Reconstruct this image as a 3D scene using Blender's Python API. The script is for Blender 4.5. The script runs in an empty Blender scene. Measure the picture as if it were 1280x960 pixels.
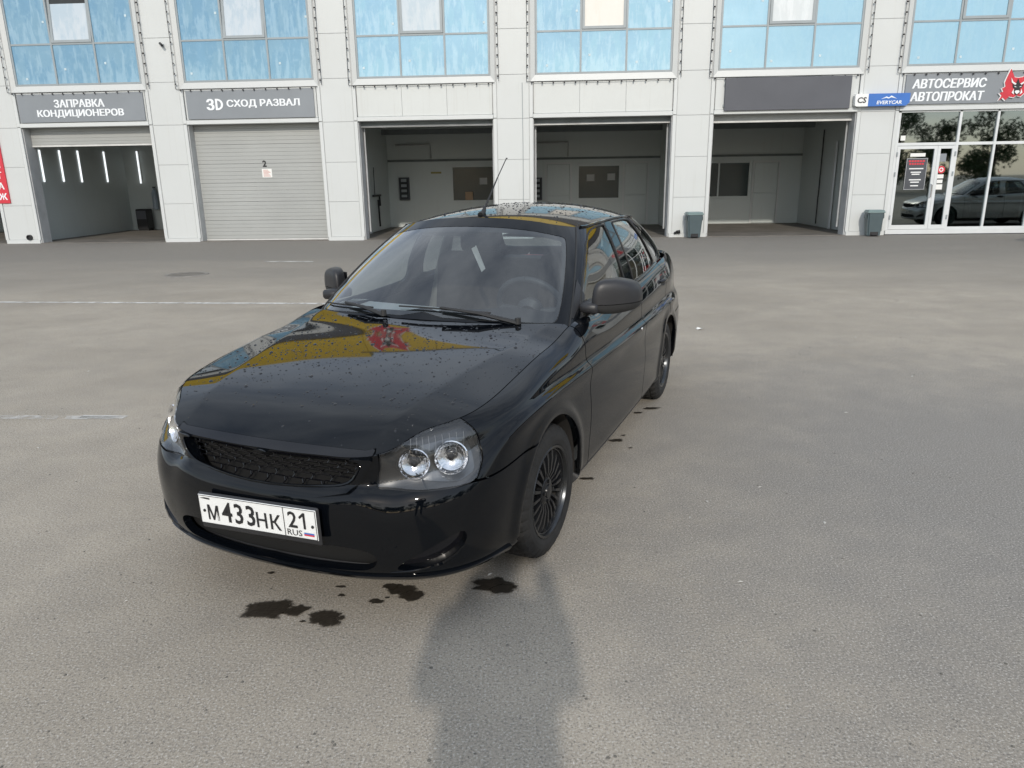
# Recreation of a photograph: black car in front of a white garage building
import bpy, bmesh, math, random
import numpy as np
from mathutils import Vector, Matrix, Euler
random.seed(11)
R = math.radians
SC = bpy.context.scene
COL = SC.collection

# ================= camera =================
cd = bpy.data.cameras.new('camera')
cam = bpy.data.objects.new('camera', cd)
COL.objects.link(cam)
cd.sensor_fit = 'HORIZONTAL'; cd.sensor_width = 36.0
cd.lens = 915.0/1280.0*36.0
cd.clip_start = 0.03; cd.clip_end = 2000
PITCH, ROLL, CAMH = .2726, .0146, 1.574
fwd = Vector((0, math.cos(PITCH), -math.sin(PITCH))); down = Vector((0, -math.sin(PITCH), -math.cos(PITCH))); right = Vector((1, 0, 0))
rx = right*math.cos(ROLL)+down*math.sin(ROLL); dy = down*math.cos(ROLL)-right*math.sin(ROLL)
cam.matrix_world = Matrix(((rx.x, -dy.x, -fwd.x, 0), (rx.y, -dy.y, -fwd.y, 0), (rx.z, -dy.z, -fwd.z, CAMH), (0, 0, 0, 1)))
SC.camera = cam

# ================= sky, sun, exposure =================
SUN_EL, SUN_AZ = R(28.0), R(180.6)          # the sun stands behind the photographer
world = bpy.data.worlds.new('World'); SC.world = world; world.use_nodes = True
wt = world.node_tree; wt.nodes.clear()
wo = wt.nodes.new('ShaderNodeOutputWorld'); bg = wt.nodes.new('ShaderNodeBackground')
sky = wt.nodes.new('ShaderNodeTexSky'); sky.sky_type = 'NISHITA'; sky.sun_disc = False
sky.sun_elevation = SUN_EL; sky.sun_rotation = SUN_AZ
sky.altitude = 100; sky.air_density = 1.0; sky.dust_density = 1.0; sky.ozone_density = 1.0
bg.inputs['Strength'].default_value = 0.15
# thin broken cloud over the whole sky
tc = wt.nodes.new('ShaderNodeTexCoord'); mp = wt.nodes.new('ShaderNodeMapping'); mp.inputs['Scale'].default_value = (1, 1, 2.6)
cn = wt.nodes.new('ShaderNodeTexNoise'); cn.inputs['Scale'].default_value = 2.2; cn.inputs['Detail'].default_value = 7; cn.inputs['Roughness'].default_value = .58
cr = wt.nodes.new('ShaderNodeMapRange'); cr.inputs['From Min'].default_value = .32; cr.inputs['From Max'].default_value = .66; cr.inputs['To Min'].default_value = .25; cr.inputs['To Max'].default_value = .85
mxs = wt.nodes.new('ShaderNodeMix'); mxs.data_type = 'RGBA'
mxs.inputs[7].default_value = (6.7, 7.3, 8.0, 1)
wt.links.new(tc.outputs['Generated'], mp.inputs['Vector']); wt.links.new(mp.outputs['Vector'], cn.inputs['Vector'])
wt.links.new(cn.outputs['Fac'], cr.inputs['Value']); wt.links.new(cr.outputs['Result'], mxs.inputs[0])
wt.links.new(sky.outputs['Color'], mxs.inputs[6]); wt.links.new(mxs.outputs[2], bg.inputs['Color']); wt.links.new(bg.outputs['Background'], wo.inputs['Surface'])
sd = bpy.data.lights.new('sun', 'SUN'); sun = bpy.data.objects.new('sun', sd); COL.objects.link(sun)
sd.energy = 2.0; sd.angle = R(1.2); sd.color = (1.0, .93, .83)
sun_dir = Vector((-math.sin(SUN_AZ)*math.cos(SUN_EL), -math.cos(SUN_AZ)*math.cos(SUN_EL), -math.sin(SUN_EL)))
sun.rotation_euler = sun_dir.to_track_quat('-Z', 'Y').to_euler()
sun.location = (-2, -20, 12)
SC.view_settings.view_transform = 'Standard'; SC.view_settings.look = 'None'
SC.view_settings.exposure = 0.1; SC.view_settings.gamma = 1.0
SC.render.engine = 'CYCLES'
SC.cycles.max_bounces = 8; SC.cycles.transparent_max_bounces = 12

# ================= helpers =================
def thing(name, label, cat, loc=(0, 0, 0), rotz=0.0, group=None, mat_w=None):
    o = bpy.data.objects.new(name, None); COL.objects.link(o)
    o.empty_display_size = .1
    if mat_w is not None: o.matrix_world = mat_w
    else: o.location = loc; o.rotation_euler = (0, 0, rotz)
    tag(o, label, cat, group); return o
def tag(o, label=None, cat=None, group=None, kind=None):
    if label: o['label'] = label
    if cat: o['category'] = cat
    if group: o['group'] = group
    if kind: o['kind'] = kind
    return o
def mesh_obj(name, v, f, mat=None, parent=None, smooth=None, loc=None):
    m = bpy.data.meshes.new(name); m.from_pydata([tuple(map(float, p)) for p in v], [], [tuple(int(i) for i in q) for q in f]); m.update()
    if mat: m.materials.append(mat)
    if smooth is not None:
        m.polygons.foreach_set('use_smooth', [True]*len(m.polygons)); m.set_sharp_from_angle(angle=R(smooth))
    o = bpy.data.objects.new(name, m); COL.objects.link(o)
    if parent: o.parent = parent
    if loc: o.location = loc
    return o
class MB:
    """collects simple solids into one mesh"""
    def __init__(s): s.v = []; s.f = []
    def add(s, v, f):
        n = len(s.v); s.v += [tuple(map(float, p)) for p in v]; s.f += [tuple(i+n for i in q) for q in f]; return s
    def box(s, x0, x1, y0, y1, z0, z1, ch=0.0):
        if ch <= 0:
            v = [(x, y, z) for x in (x0, x1) for y in (y0, y1) for z in (z0, z1)]
            return s.add(v, [(0, 1, 3, 2), (4, 6, 7, 5), (0, 4, 5, 1), (2, 3, 7, 6), (0, 2, 6, 4), (1, 5, 7, 3)])
        bm = bmesh.new(); bmesh.ops.create_cube(bm, size=1)
        bmesh.ops.scale(bm, vec=(x1-x0, y1-y0, z1-z0), verts=bm.verts)
        bmesh.ops.translate(bm, vec=((x0+x1)/2, (y0+y1)/2, (z0+z1)/2), verts=bm.verts)
        bmesh.ops.bevel(bm, geom=bm.edges[:], offset=ch, segments=2 if ch > .02 else 1, affect='EDGES', profile=.5)
        bm.verts.index_update(); s.add([p.co[:] for p in bm.verts], [[q.index for q in fc.verts] for fc in bm.faces]); bm.free(); return s
    def tube(s, path, r, n=6, cap=True):
        P = [Vector(p) for p in path]; k = len(P); rr = r if isinstance(r, (list, tuple)) else [r]*k
        V = []; up = None
        for i in range(k):
            t = (P[min(i+1, k-1)]-P[max(i-1, 0)]).normalized()
            if up is None:
                up = t.orthogonal().normalized()
            up = (up-t*up.dot(t)).normalized(); sd_ = t.cross(up)
            V += [P[i]+(up*math.cos(a)+sd_*math.sin(a))*rr[i] for a in [2*math.pi*j/n for j in range(n)]]
        F = [(i*n+j, i*n+(j+1) % n, (i+1)*n+(j+1) % n, (i+1)*n+j) for i in range(k-1) for j in range(n)]
        if cap: F += [tuple(range(n-1, -1, -1)), tuple((k-1)*n+j for j in range(n))]
        return s.add(V, F)
    def lathe(s, prof, n=32, M=None, close=False):
        """prof: (radius, along) turned round local Y"""
        M = M or Matrix.Identity(4); k = len(prof)
        V = [M @ Vector((r*math.cos(2*math.pi*j/n), a, r*math.sin(2*math.pi*j/n))) for r, a in prof for j in range(n)]
        F = [(i*n+j, i*n+(j+1) % n, (i+1)*n+(j+1) % n, (i+1)*n+j) for i in range(k-1) for j in range(n)]
        return s.add(V, F)
    def prism(s, poly, y0, y1):
        """outline in x,z pushed from y0 (front) to y1"""
        n = len(poly); V = [(x, y0, z) for x, z in poly]+[(x, y1, z) for x, z in poly]
        F = [tuple(range(n)), tuple(range(2*n-1, n-1, -1))]+[(i, i+n, (i+1) % n+n, (i+1) % n) for i in range(n)]
        return s.add(V, F)
    def build(s, name, mat=None, parent=None, smooth=None, loc=None):
        return mesh_obj(name, s.v, s.f, mat, parent, smooth, loc)
def text_geo(body, width=None, height=None, bold=0.0, shear=0.0, depth=.012, spacing=1.0):
    """letters as a mesh: returns verts in x (left to right), z (up), thickness in y; scaled to width and height and centred"""
    c = bpy.data.curves.new('lettering', 'FONT'); c.body = body; c.size = 1; c.align_x = 'CENTER'; c.offset = bold; c.shear = shear; c.space_character = spacing
    c.resolution_u = 2; c.extrude = .5
    o = bpy.data.objects.new('lettering', c); COL.objects.link(o)
    dg = bpy.context.evaluated_depsgraph_get(); ev = o.evaluated_get(dg); m = bpy.data.meshes.new_from_object(ev)
    V = np.array([v.co[:] for v in m.vertices]); F = [tuple(p.vertices) for p in m.polygons]
    bpy.data.objects.remove(o); bpy.data.curves.remove(c); bpy.data.meshes.remove(m)
    lo, hi = V.min(0), V.max(0); cen = (lo+hi)/2; sz = hi-lo
    sx = width/sz[0] if width else None; sy = height/sz[1] if height else None
    sx = sx or sy; sy = sy or sx
    return [((p[0]-cen[0])*sx, -(p[2])*depth, (p[1]-cen[1])*sy) for p in V], F
def put_text(mb, body, x, y, z, width=None, height=None, fat=0.0, **k):
    V, F = text_geo(body, width, height, **k)
    for q in ((0,) if not fat else (-1, 0, 1)):          # heavier strokes: the outline laid three times, each a hair proud of the last
        mb.add([(a+x+q*fat, b+y-.0004*(q+1), c+z) for a, b, c in V], F)
    return mb

# ---------- materials ----------
def new_mat(name):
    m = bpy.data.materials.new(name); m.use_nodes = True; nt = m.node_tree
    return m, nt, nt.nodes['Principled BSDF'], nt.nodes['Material Output']
def N(nt, t, **kw):
    n = nt.nodes.new(t)
    for k, v in kw.items():
        if k in n.inputs: n.inputs[k].default_value = v
        else: setattr(n, k, v)
    return n
def coords(nt, kind='Object', scale=(1, 1, 1)):
    a = nt.nodes.new('ShaderNodeTexCoord'); b = nt.nodes.new('ShaderNodeMapping'); b.inputs['Scale'].default_value = scale
    nt.links.new(a.outputs[kind], b.inputs['Vector']); return b.outputs['Vector']
def noise(nt, vec, scale, detail=4, rough=.55):
    n = N(nt, 'ShaderNodeTexNoise', Scale=scale, Detail=detail, Roughness=rough); nt.links.new(vec, n.inputs['Vector']); return n.outputs['Fac']
def remap(nt, val, a, b, c=0.0, d=1.0):
    n = N(nt, 'ShaderNodeMapRange'); nt.links.new(val, n.inputs['Value'])
    n.inputs['From Min'].default_value = a; n.inputs['From Max'].default_value = b; n.inputs['To Min'].default_value = c; n.inputs['To Max'].default_value = d
    return n.outputs['Result']
def mixc(nt, fac, a, b, mode='MIX'):
    n = nt.nodes.new('ShaderNodeMix'); n.data_type = 'RGBA'; n.blend_type = mode
    if isinstance(fac, float): n.inputs[0].default_value = fac
    else: nt.links.new(fac, n.inputs[0])
    for k, x in ((6, a), (7, b)):
        if isinstance(x, tuple): n.inputs[k].default_value = (*x, 1)
        else: nt.links.new(x, n.inputs[k])
    return n.outputs[2]
def bump(nt, b, h, strength=.3, dist=.01):
    n = N(nt, 'ShaderNodeBump', Strength=strength, Distance=dist); nt.links.new(h, n.inputs['Height']); nt.links.new(n.outputs['Normal'], b.inputs['Normal'])
def simple(name, col, rough=.5, metal=0.0, var=.12, scale=3.0, bmp=0.0, spec=None, coat=0.0, bscale=60):
    m, nt, b, o = new_mat(name)
    v = coords(nt); f = noise(nt, v, scale)
    dark = tuple(c*(1-var) for c in col); light = tuple(min(1, c*(1+var)) for c in col)
    nt.links.new(mixc(nt, remap(nt, f, .3, .7), dark, light), b.inputs['Base Color'])
    b.inputs['Roughness'].default_value = rough; b.inputs['Metallic'].default_value = metal
    if spec is not None: b.inputs['Specular IOR Level'].default_value = spec
    if coat: b.inputs['Coat Weight'].default_value = coat; b.inputs['Coat Roughness'].default_value = .03
    if bmp: bump(nt, b, noise(nt, v, bscale), bmp, .004)
    return m
def glass_mat(name, tint, refl=1.0, rough=.0, minr=0.0, alpha_noise=None, gcol=(1, 1, 1)):
    """thin pane: tinted see-through plus a mirror-like skin"""
    m, nt, b, o = new_mat(name); nt.nodes.remove(b)
    t = N(nt, 'ShaderNodeBsdfTransparent'); t.inputs['Color'].default_value = (*tint, 1)
    g = N(nt, 'ShaderNodeBsdfGlossy', Roughness=rough); g.inputs['Color'].default_value = (*gcol, 1)
    lw = N(nt, 'ShaderNodeLayerWeight'); pw = N(nt, 'ShaderNodeMath', operation='POWER'); nt.links.new(lw.outputs['Facing'], pw.inputs[0]); pw.inputs[1].default_value = 5.0
    k = N(nt, 'ShaderNodeMath', operation='MULTIPLY_ADD'); nt.links.new(pw.outputs[0], k.inputs[0]); k.inputs[1].default_value = .96*refl; k.inputs[2].default_value = .042*refl+minr; k.use_clamp = True
    mx = N(nt, 'ShaderNodeMixShader'); nt.links.new(k.outputs[0], mx.inputs[0]); nt.links.new(t.outputs[0], mx.inputs[1]); nt.links.new(g.outputs[0], mx.inputs[2])
    nt.links.new(mx.outputs[0], o.inputs['Surface']); return m
MAT = {}
def stained_white(name, base, streak=.25):
    """white coated steel with faint run-off streaks and dust"""
    m, nt, b, o = new_mat(name)
    v = coords(nt, scale=(9, 9, .35)); f = noise(nt, v, 1.3, 5, .6)
    v2 = coords(nt); g = noise(nt, v2, .9, 4)
    c = mixc(nt, remap(nt, f, .58, .82, 0, streak), base, (.42, .40, .35))
    c = mixc(nt, remap(nt, g, .35, .75, 0, .16), c, (.47, .475, .45))
    oi = N(nt, 'ShaderNodeObjectInfo'); c = mixc(nt, remap(nt, oi.outputs['Random'], 0, 1, 0, .06), c, (.40, .41, .40))
    nt.links.new(c, b.inputs['Base Color']); b.inputs['Roughness'].default_value = .42
    bump(nt, b, noise(nt, v2, 2.2, 2), .06, .02); return m
MAT['panel'] = stained_white('white_panel', (.60, .62, .612), .22)
MAT['panel_dirty'] = stained_white('white_panel_with_runs', (.61, .63, .615), .40)
MAT['trim'] = stained_white('white_trim', (.62, .64, .632), .12)
MAT['joint'] = simple('joint_grey', (.46, .47, .47), .8)
MAT['alu'] = simple('grey_window_frame', (.30, .335, .35), .4, var=.06)
MAT['shopframe'] = simple('pale_shop_frame', (.66, .68, .68), .4, var=.05)
MAT['sign_grey'] = simple('sign_grey', (.235, .255, .275), .5, var=.05, scale=1.2)
MAT['sign_dark'] = simple('sign_dark', (.085, .09, .105), .55, var=.10, scale=1.0)
MAT['letter'] = simple('white_letter', (.82, .85, .87), .4, var=.03)
MAT['slat'] = simple('grey_door_slat', (.375, .385, .372), .45, var=.05, scale=1.0)
MAT['slat_lower'] = simple('pale_seal', (.62, .62, .60), .5)
MAT['interior'] = stained_white('interior_white', (.58, .63, .615), .25)
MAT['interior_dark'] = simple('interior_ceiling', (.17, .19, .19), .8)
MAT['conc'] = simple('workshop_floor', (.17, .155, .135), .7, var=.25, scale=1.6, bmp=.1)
MAT['black'] = simple('black_plastic', (.018, .018, .02), .45, var=.2)
MAT['rubber'] = simple('black_cable', (.02, .02, .02), .6)
MAT['yellow'] = simple('yellow_cladding', (.62, .43, .02), .4, var=.05, scale=1.0)
MAT['band'] = simple('dark_band', (.07, .075, .085), .5)
MAT['red'] = simple('red_sign', (.62, .04, .06), .45, var=.06)
MAT['redemblem'] = simple('red_emblem', (.58, .035, .05), .4, var=.12, scale=5)
MAT['blue'] = simple('blue_sign', (.045, .16, .50), .35, var=.06)
MAT['white'] = simple('white_paint', (.80, .81, .80), .4, var=.03)
MAT['bin'] = simple('grey_green_bin', (.075, .105, .115), .45, var=.10)
MAT['binlid'] = simple('pale_green_lid', (.20, .27, .27), .45, var=.08)
MAT['paper'] = simple('white_paper', (.80, .80, .77), .7, var=.04)
MAT['chrome'] = simple('chrome', (.80, .81, .83), .06, 1.0, var=.03)
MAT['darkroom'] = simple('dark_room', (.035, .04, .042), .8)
m, nt, b, o = new_mat('tube_light'); b.inputs['Base Color'].default_value = (.9, .9, .9, 1); b.inputs['Emission Color'].default_value = (.93, .97, 1, 1); b.inputs['Emission Strength'].default_value = 1.1; MAT['tube'] = m
# ================= the service building =================
D, PSI = 20.5035, -.0602
U0, P, W, ZT, ZG, WB = -13.406, 4.688, 3.639, 3.123, 4.187, 3.511
BM = Matrix.Translation((0, D, 0)) @ Matrix.Rotation(PSI, 4, 'Z')      # local x runs along the wall, local y into the building
def bmat(x, y, z): return BM @ Matrix.Translation((x, y, z))
bld = thing('service_building', 'long white panelled car service building with garage bays and blue upper windows', 'building', mat_w=BM)
BAYS = list(range(-3, 7))
uL = lambda i: U0+i*P
ZTOPW = 6.62       # top of the first-floor windows
DEPTH = 5.6
# cladding
CZ = [.10, 1.045, 2.085, 3.118, 4.20, 5.29, 6.38, 7.17]
def wall_panel(mb_args, mat='panel'):
    return MB().box(*mb_args, ch=.006).build('wall_panel', MAT[mat], bld)
back = MB()
for i in BAYS+[7]:
    a, c = uL(i-1)+W, uL(i)                      # pier between two bays
    back.box(a+.002, c-.002, .008, .42, 0, 7.17)
    for z0, z1 in zip(CZ[:-1], CZ[1:]):
        wall_panel((a+.102, c-.102, -.004, .007, z0+.004, z1-.004))
    MB().box(a+.03, c-.03, -.03, .03, 0, .10).build('plinth', MAT['trim'], bld)
    # narrow corner trims left and right of the pier
    for t0, t1 in ((a+.003, a+.092), (c-.092, c-.003)):
        mb = MB()
        for z0, z1 in ((.10, ZT-.005), (ZT+.02, 4.03)): mb.box(t0, t1, -.022, .0075, z0, z1, ch=.004)
        mb.build('corner_trim', MAT['trim'], bld)
for i in BAYS:
    a, c = uL(i), uL(i)+W
    back.box(a-.01, c+.01, .05, .42, ZT+.14, 4.05); back.box(a-.01, c+.01, .036, .42, ZTOPW+.1, 7.4)
    MB().box(a+.003, c-.003, -.035, .40, ZT, ZT+.105, ch=.006).build('lintel', MAT['trim'], bld)
    dirty = i in (2, 3)
    n = 3 if dirty else 1
    for k in range(n):                            # panels over the bay
        x0 = a+.02+(c-a-.04)*k/n; x1 = a+.02+(c-a-.04)*(k+1)/n
        wall_panel((x0+.002, x1-.002, .0, .045, ZT+.112, 4.02), 'panel_dirty' if dirty else 'panel')
    wall_panel((a-.003, c+.003, .0, .033, ZTOPW+.13, 7.165))
back.build('wall_core', MAT['joint'], bld)
# reveals of the openings: panel sides
for i in BAYS:
    a, c = uL(i), uL(i)+W
    MB().box(a-.001, a+.02, .035, .415, 0, ZT-.002).build('door_reveal', MAT['joint'], bld)
    MB().box(c-.02, c+.001, .035, .415, 0, ZT-.002).build('door_reveal', MAT['joint'], bld)
# top of the wall: grey band and yellow fascia
x0, x1 = uL(-3)-1.0, uL(6)+W+1.0
YZ0, YZ1 = 7.77, 9.12
MB().box(x0, x1, -.05, .42, 7.18, YZ0-.01).build('upper_band', MAT['band'], bld)
k = 0; xs = x0
while xs < x1-.5:
    MB().box(xs+.004, min(xs+P/2, x1)-.004, -.12, .30, YZ0, YZ1+(.45 if xs+P/2 < -5.0 else 0), ch=.006).build('fascia_panel', MAT['yellow'], bld); xs += P/2
MB().box(-5.3, x1, -.15, .5, YZ1+.004, YZ1+.06).build('parapet_cap', MAT['band'], bld)
MB().box(x0, x1, .45, 12, 7.2, 7.4).box(x0, x0+.2, .45, 12, 0, 7.2).box(x1-.2, x1, .45, 12, 0, 7.2).box(x0, x1, 12, 12.2, 0, 7.4).build('roof_and_rear_wall', MAT['joint'], bld)

# ---------- first-floor windows ----------
def blue_glass(name, top, bot, film, mir=.42, gcol=(.42, .66, .80), smear=1.0):
    """pane with patchy film, reflected tone put into its colour, and a mirror-like outer skin"""
    m, nt, b, o = new_mat(name)
    v = coords(nt)
    n1 = noise(nt, coords(nt, scale=(1.5, 1, .6)), 1.1, 6, .62); n2 = noise(nt, v, 6.5, 5, .6)
    oi = N(nt, 'ShaderNodeObjectInfo'); mm = N(nt, 'ShaderNodeVectorMath', operation='ADD')
    mask = remap(nt, n1, .50, .54); mask2 = remap(nt, n2, .54, .68, 0, .35)
    gz = N(nt, 'ShaderNodeSeparateXYZ'); nt.links.new(coords(nt, 'Generated'), gz.inputs[0])
    wet = N(nt, 'ShaderNodeMath', operation='MULTIPLY_ADD'); nt.links.new(gz.outputs['Z'], wet.inputs[0]); wet.inputs[1].default_value = -.17; nt.links.new(noise(nt, coords(nt, scale=(4.5, 1, .9)), 1.7, 6, .62), wet.inputs[2])
    c = mixc(nt, mask, top, bot); c = mixc(nt, mask2, c, film); c = mixc(nt, remap(nt, wet.outputs[0], .42, .52, 0, .60*smear), c, film)
    nt.links.new(c, b.inputs['Base Color']); b.inputs['Roughness'].default_value = .25; b.inputs['Specular IOR Level'].default_value = .2
    gl = N(nt, 'ShaderNodeBsdfGlossy', Roughness=.012); gl.inputs['Color'].default_value = (*gcol, 1)
    bp = N(nt, 'ShaderNodeBump', Strength=.05, Distance=.05); nt.links.new(noise(nt, v, .9, 2), bp.inputs['Height']); nt.links.new(bp.outputs['Normal'], gl.inputs['Normal'])
    ms = N(nt, 'ShaderNodeMixShader'); nt.links.new(remap(nt, n1, .35, .65, mir*1.15, mir*.75), ms.inputs[0]); nt.links.new(b.outputs[0], ms.inputs[1]); nt.links.new(gl.outputs[0], ms.inputs[2]); nt.links.new(ms.outputs[0], o.inputs['Surface'])
    return m
MAT['blue_patchy'] = blue_glass('sky_blue_pane_peeling_film', (.115, .235, .33), (.165, .29, .375), (.33, .46, .53), .30, (.40, .60, .74))  # blue of the reflected sky is put into these pane colours, under the film
MAT['blue_patchy2'] = blue_glass('light_sky_blue_film_pane', (.18, .36, .49), (.23, .43, .54), (.42, .58, .66), .36, (.46, .63, .73))
MAT['blue_clear'] = blue_glass('sky_blue_film_pane', (.26, .46, .57), (.29, .49, .59), (.35, .53, .62), .40, (.46, .63, .72), smear=.5)
MAT['sash_white'] = blue_glass('milky_reflection_pane', (.42, .50, .55), (.50, .56, .60), (.56, .60, .62), .15, (.8, .85, .9))  # milky reflection on the sash put into the pane colour
MAT['sash_cream'] = blue_glass('blind_pane', (.74, .71, .64), (.76, .73, .67), (.76, .74, .68), .06, (.9, .9, .9))
MAT['sash_paper'] = blue_glass('papered_pane', (.68, .72, .73), (.71, .74, .75), (.58, .62, .63), .06, (.9, .9, .9))
MAT['sticker'] = simple('white_sticker', (.52, .62, .66), .5)
MAT['sillwhite'] = stained_white('white_window_surround', (.56, .575, .565), .30)
rows = [(ZG, 5.19), (5.23, ZTOPW)]
for i in BAYS:
    a, c = uL(i)-.064*-1, uL(i)+W-.064
    a, c = uL(i)+.064, uL(i)+W-.064
    # white surround with mitred corners
    fo = .125; z0, z1 = ZG-.165, ZTOPW+.12
    outer = [(a-fo, z0), (c+fo, z0), (c+fo, z1), (a-fo, z1)]; inner = [(a-.006, ZG-.006), (c+.006, ZG-.006), (c+.006, ZTOPW+.006), (a-.006, ZTOPW+.006)]
    for k in range(4):
        q = [outer[k], outer[(k+1) % 4], inner[(k+1) % 4], inner[k]]
        V = [(x, -.028, z) for x, z in q]+[(x, .06, z) for x, z in q]
        V[2] = (q[2][0], .012, q[2][1]); V[3] = (q[3][0], .012, q[3][1])
        mesh_obj('window_surround', V, [(0, 1, 2, 3), (7, 6, 5, 4), (0, 4, 5, 1), (1, 5, 6, 2), (2, 6, 7, 3), (3, 7, 4, 0)], MAT['sillwhite'], bld)
    fr = MB(); t = .024
    cols = [a+(c-a)*k/3 for k in range(4)]
    for k, x in enumerate(cols):
        d0 = x if k == 0 else (x-2*t if k == 3 else x-t)
        fr.box(d0, d0+2*t, .02, .09, ZG, ZTOPW)
    for z in (ZG, 5.19, ZTOPW-.05):
        for k in range(3): fr.box(cols[k]+(2*t if k == 0 else t)+.001, cols[k+1]-(2*t if k == 2 else t)-.001, .023, .088, z, z+.045)
    win = fr.build('window', MAT['alu'], bld)
    patchy = i <= 3
    for r, (za, zb) in enumerate(((ZG+.045, 5.19), (5.235, ZTOPW-.05))):
        for k in range(3):
            xa, xb = cols[k]+t, cols[k+1]-t
            if k == 0: xa += t
            if k == 2: xb -= t
            if r == 1 and k == 1:                # tilt sash with its own frame
                key = {0: 'sash_white', 1: 'sash_white', 2: 'sash_white', 3: 'sash_cream', 4: 'sash_paper', 5: 'blue_clear'}.get(i, 'sash_white')
                g = .065; tilt = R(4.5) if i in (0, 1) else 0.0
                sf = MB()
                X0, X1, Z0, Z1 = xa+.006, xb-.006, 0, zb-za-.012
                sf.box(X0, X0+g, 0, .05, Z0, Z1).box(X1-g, X1, 0, .05, Z0, Z1).box(X0+g+.001, X1-g-.001, .001, .049, Z0, Z0+g).box(X0+g+.001, X1-g-.001, .001, .049, Z1-g, Z1)
                so = sf.build('opening_sash', MAT['alu'], win)
                so.location = (0, .005, za+.006); so.rotation_euler = (-tilt, 0, 0)
                gp = MB().box(X0+g, X1-g, .02, .028, Z0+g, Z1-g)
                gp.v = [(x, y*math.cos(tilt)+z*math.sin(tilt)+.005, z*math.cos(tilt)-y*math.sin(tilt)+za+.006) for x, y, z in gp.v]
                gp.build('pane', MAT[key], win)
                if tilt: MB().box(xa, xb, .10, .12, za, zb).build('dark_room_sheet', MAT['darkroom'], win)  # dark sheet stands in for the unlit room behind the tilted sash
            else:
                MB().box(xa, xb, .04, .05, za, zb).build('pane', MAT['blue_patchy' if i <= 1 else 'blue_patchy2' if patchy else 'blue_clear'], win)
    st = MB()                                     # small square stickers on the panes
    rs = random.Random(40+i)
    for k, r, fx, fz in ((0, 0, .18, .14), (1, 0, .12, .16), (2, 0, .18, .22), (2, 1, .85, .18), (0, 1, .82, .2)):
        if rs.random() < .8:
            za, zb = ((ZG+.045, 5.19), (5.235, ZTOPW-.05))[r]; x = cols[k]+(c-a)/3*(fx+rs.uniform(-.05, .1)); z = za+(zb-za)*(fz+rs.uniform(-.04, .3))
            MB().box(x, x+.055, .034, .039, z, z+.055).build('sticker', MAT['sticker'], win)
# a curtain-dark room behind the panes is not needed: the film is opaque

# ---------- bays on the ground floor ----------
def door_panels(i, z0, n, first_gap=0):
    a, c = uL(i)+.023, uL(i)+W-.023; hgt = (ZT-.006-z0)/n
    d = bpy.data.objects.new('sectional_door', None); COL.objects.link(d); d.parent = bld
    for k in range(n):
        mb = MB(); zb = z0+k*hgt
        nr = 5
        for r in range(nr):                        # ribs of one section
            za, zc = zb+hgt*r/nr, zb+hgt*(r+1)/nr
            deep = .30 if r % 2 else .304
            mb.box(a, c, deep, .36, za+(.005 if r == 0 else .0012), zc-.0012, ch=.0025)
        mb.build('door_section', MAT['slat'], d)
    MB().box(a, c, .296, .36, z0-.05, z0-.002).build('bottom_seal', MAT['slat_lower'], d)
    return d
def interior(i, left=True, rightw=True, depth=DEPTH):
    a, c = uL(i)-.52, uL(i)+W+.52
    y1 = depth
    w = MB()
    w.box(a, c, y1, y1+.1, 0.012, 4.0)
    w.build('interior_wall', MAT['interior'], bld)
    if left: MB().box(a-.04, a+.02, .43, y1-.002, .012, 4.0).build('interior_wall', MAT['interior'], bld)
    if rightw: MB().box(c-.02, c+.04, .43, y1-.002, .012, 4.0).build('interior_wall', MAT['interior'], bld)
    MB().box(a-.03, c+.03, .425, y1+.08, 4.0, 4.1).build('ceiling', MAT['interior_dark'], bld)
def int_window(x0, x1, z0, z1, y=DEPTH, split=False):
    f = MB(); g = .07
    f.box(x0-g, x0, y-.05, y-.002, z0-g, z1+g).box(x1, x1+g, y-.05, y-.002, z0-g, z1+g).box(x0+.001, x1-.001, y-.048, y-.002, z0-g, z0).box(x0+.001, x1-.001, y-.048, y-.002, z1, z1+g)
    if split: f.box(x0+.38*(x1-x0), x0+.38*(x1-x0)+.05, y-.046, y-.003, z0+.001, z1-.001)
    wn = f.build('interior_window', MAT['interior'], bld)
    MB().box(x0, x1, y-.018, y-.004, z0, z1).build('pane', MAT['intglass'], wn)
    return wn
m, nt, b, o = new_mat('dark_office_glass'); b.inputs['Base Color'].default_value = (.026, .045, .045, 1); b.inputs['Roughness'].default_value = .14; MAT['intglass'] = m
def int_door(x0, x1, z1, y=DEPTH):
    f = MB(); g = .06
    f.box(x0-g, x0, y-.045, y-.002, .013, z1+g).box(x1, x1+g, y-.045, y-.002, .013, z1+g).box(x0+.001, x1-.001, y-.044, y-.002, z1, z1+g)
    d = f.build('interior_door', MAT['trim'], bld)
    MB().box(x0+.01, x1-.01, y-.03, y-.003, .03, 1.0, ch=.008).box(x0+.01, x1-.01, y-.03, y-.003, 1.03, z1-.01, ch=.008).build('door_leaf', MAT['interior'], d)
for i in BAYS:
    if i in (1,): door_panels(i, .05, 6)
    elif i in (-3, -2, 7, 8, 9, 6): door_panels(i, .05, 6)
    elif i == 0: door_panels(i, 2.68, 1)
for i in (-1, 0, 2, 3, 4): interior(i)
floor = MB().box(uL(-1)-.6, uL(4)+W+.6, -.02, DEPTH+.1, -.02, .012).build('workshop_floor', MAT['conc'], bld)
# header boxes under the lintels of the open bays
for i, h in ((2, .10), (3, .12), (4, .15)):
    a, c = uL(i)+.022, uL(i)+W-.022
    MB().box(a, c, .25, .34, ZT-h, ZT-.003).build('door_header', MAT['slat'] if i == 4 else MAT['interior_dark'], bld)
    MB().box(a, c, .24, .33, ZT-h-.045, ZT-h-.002).build('header_edge', MAT['slat_lower'], bld)
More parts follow.
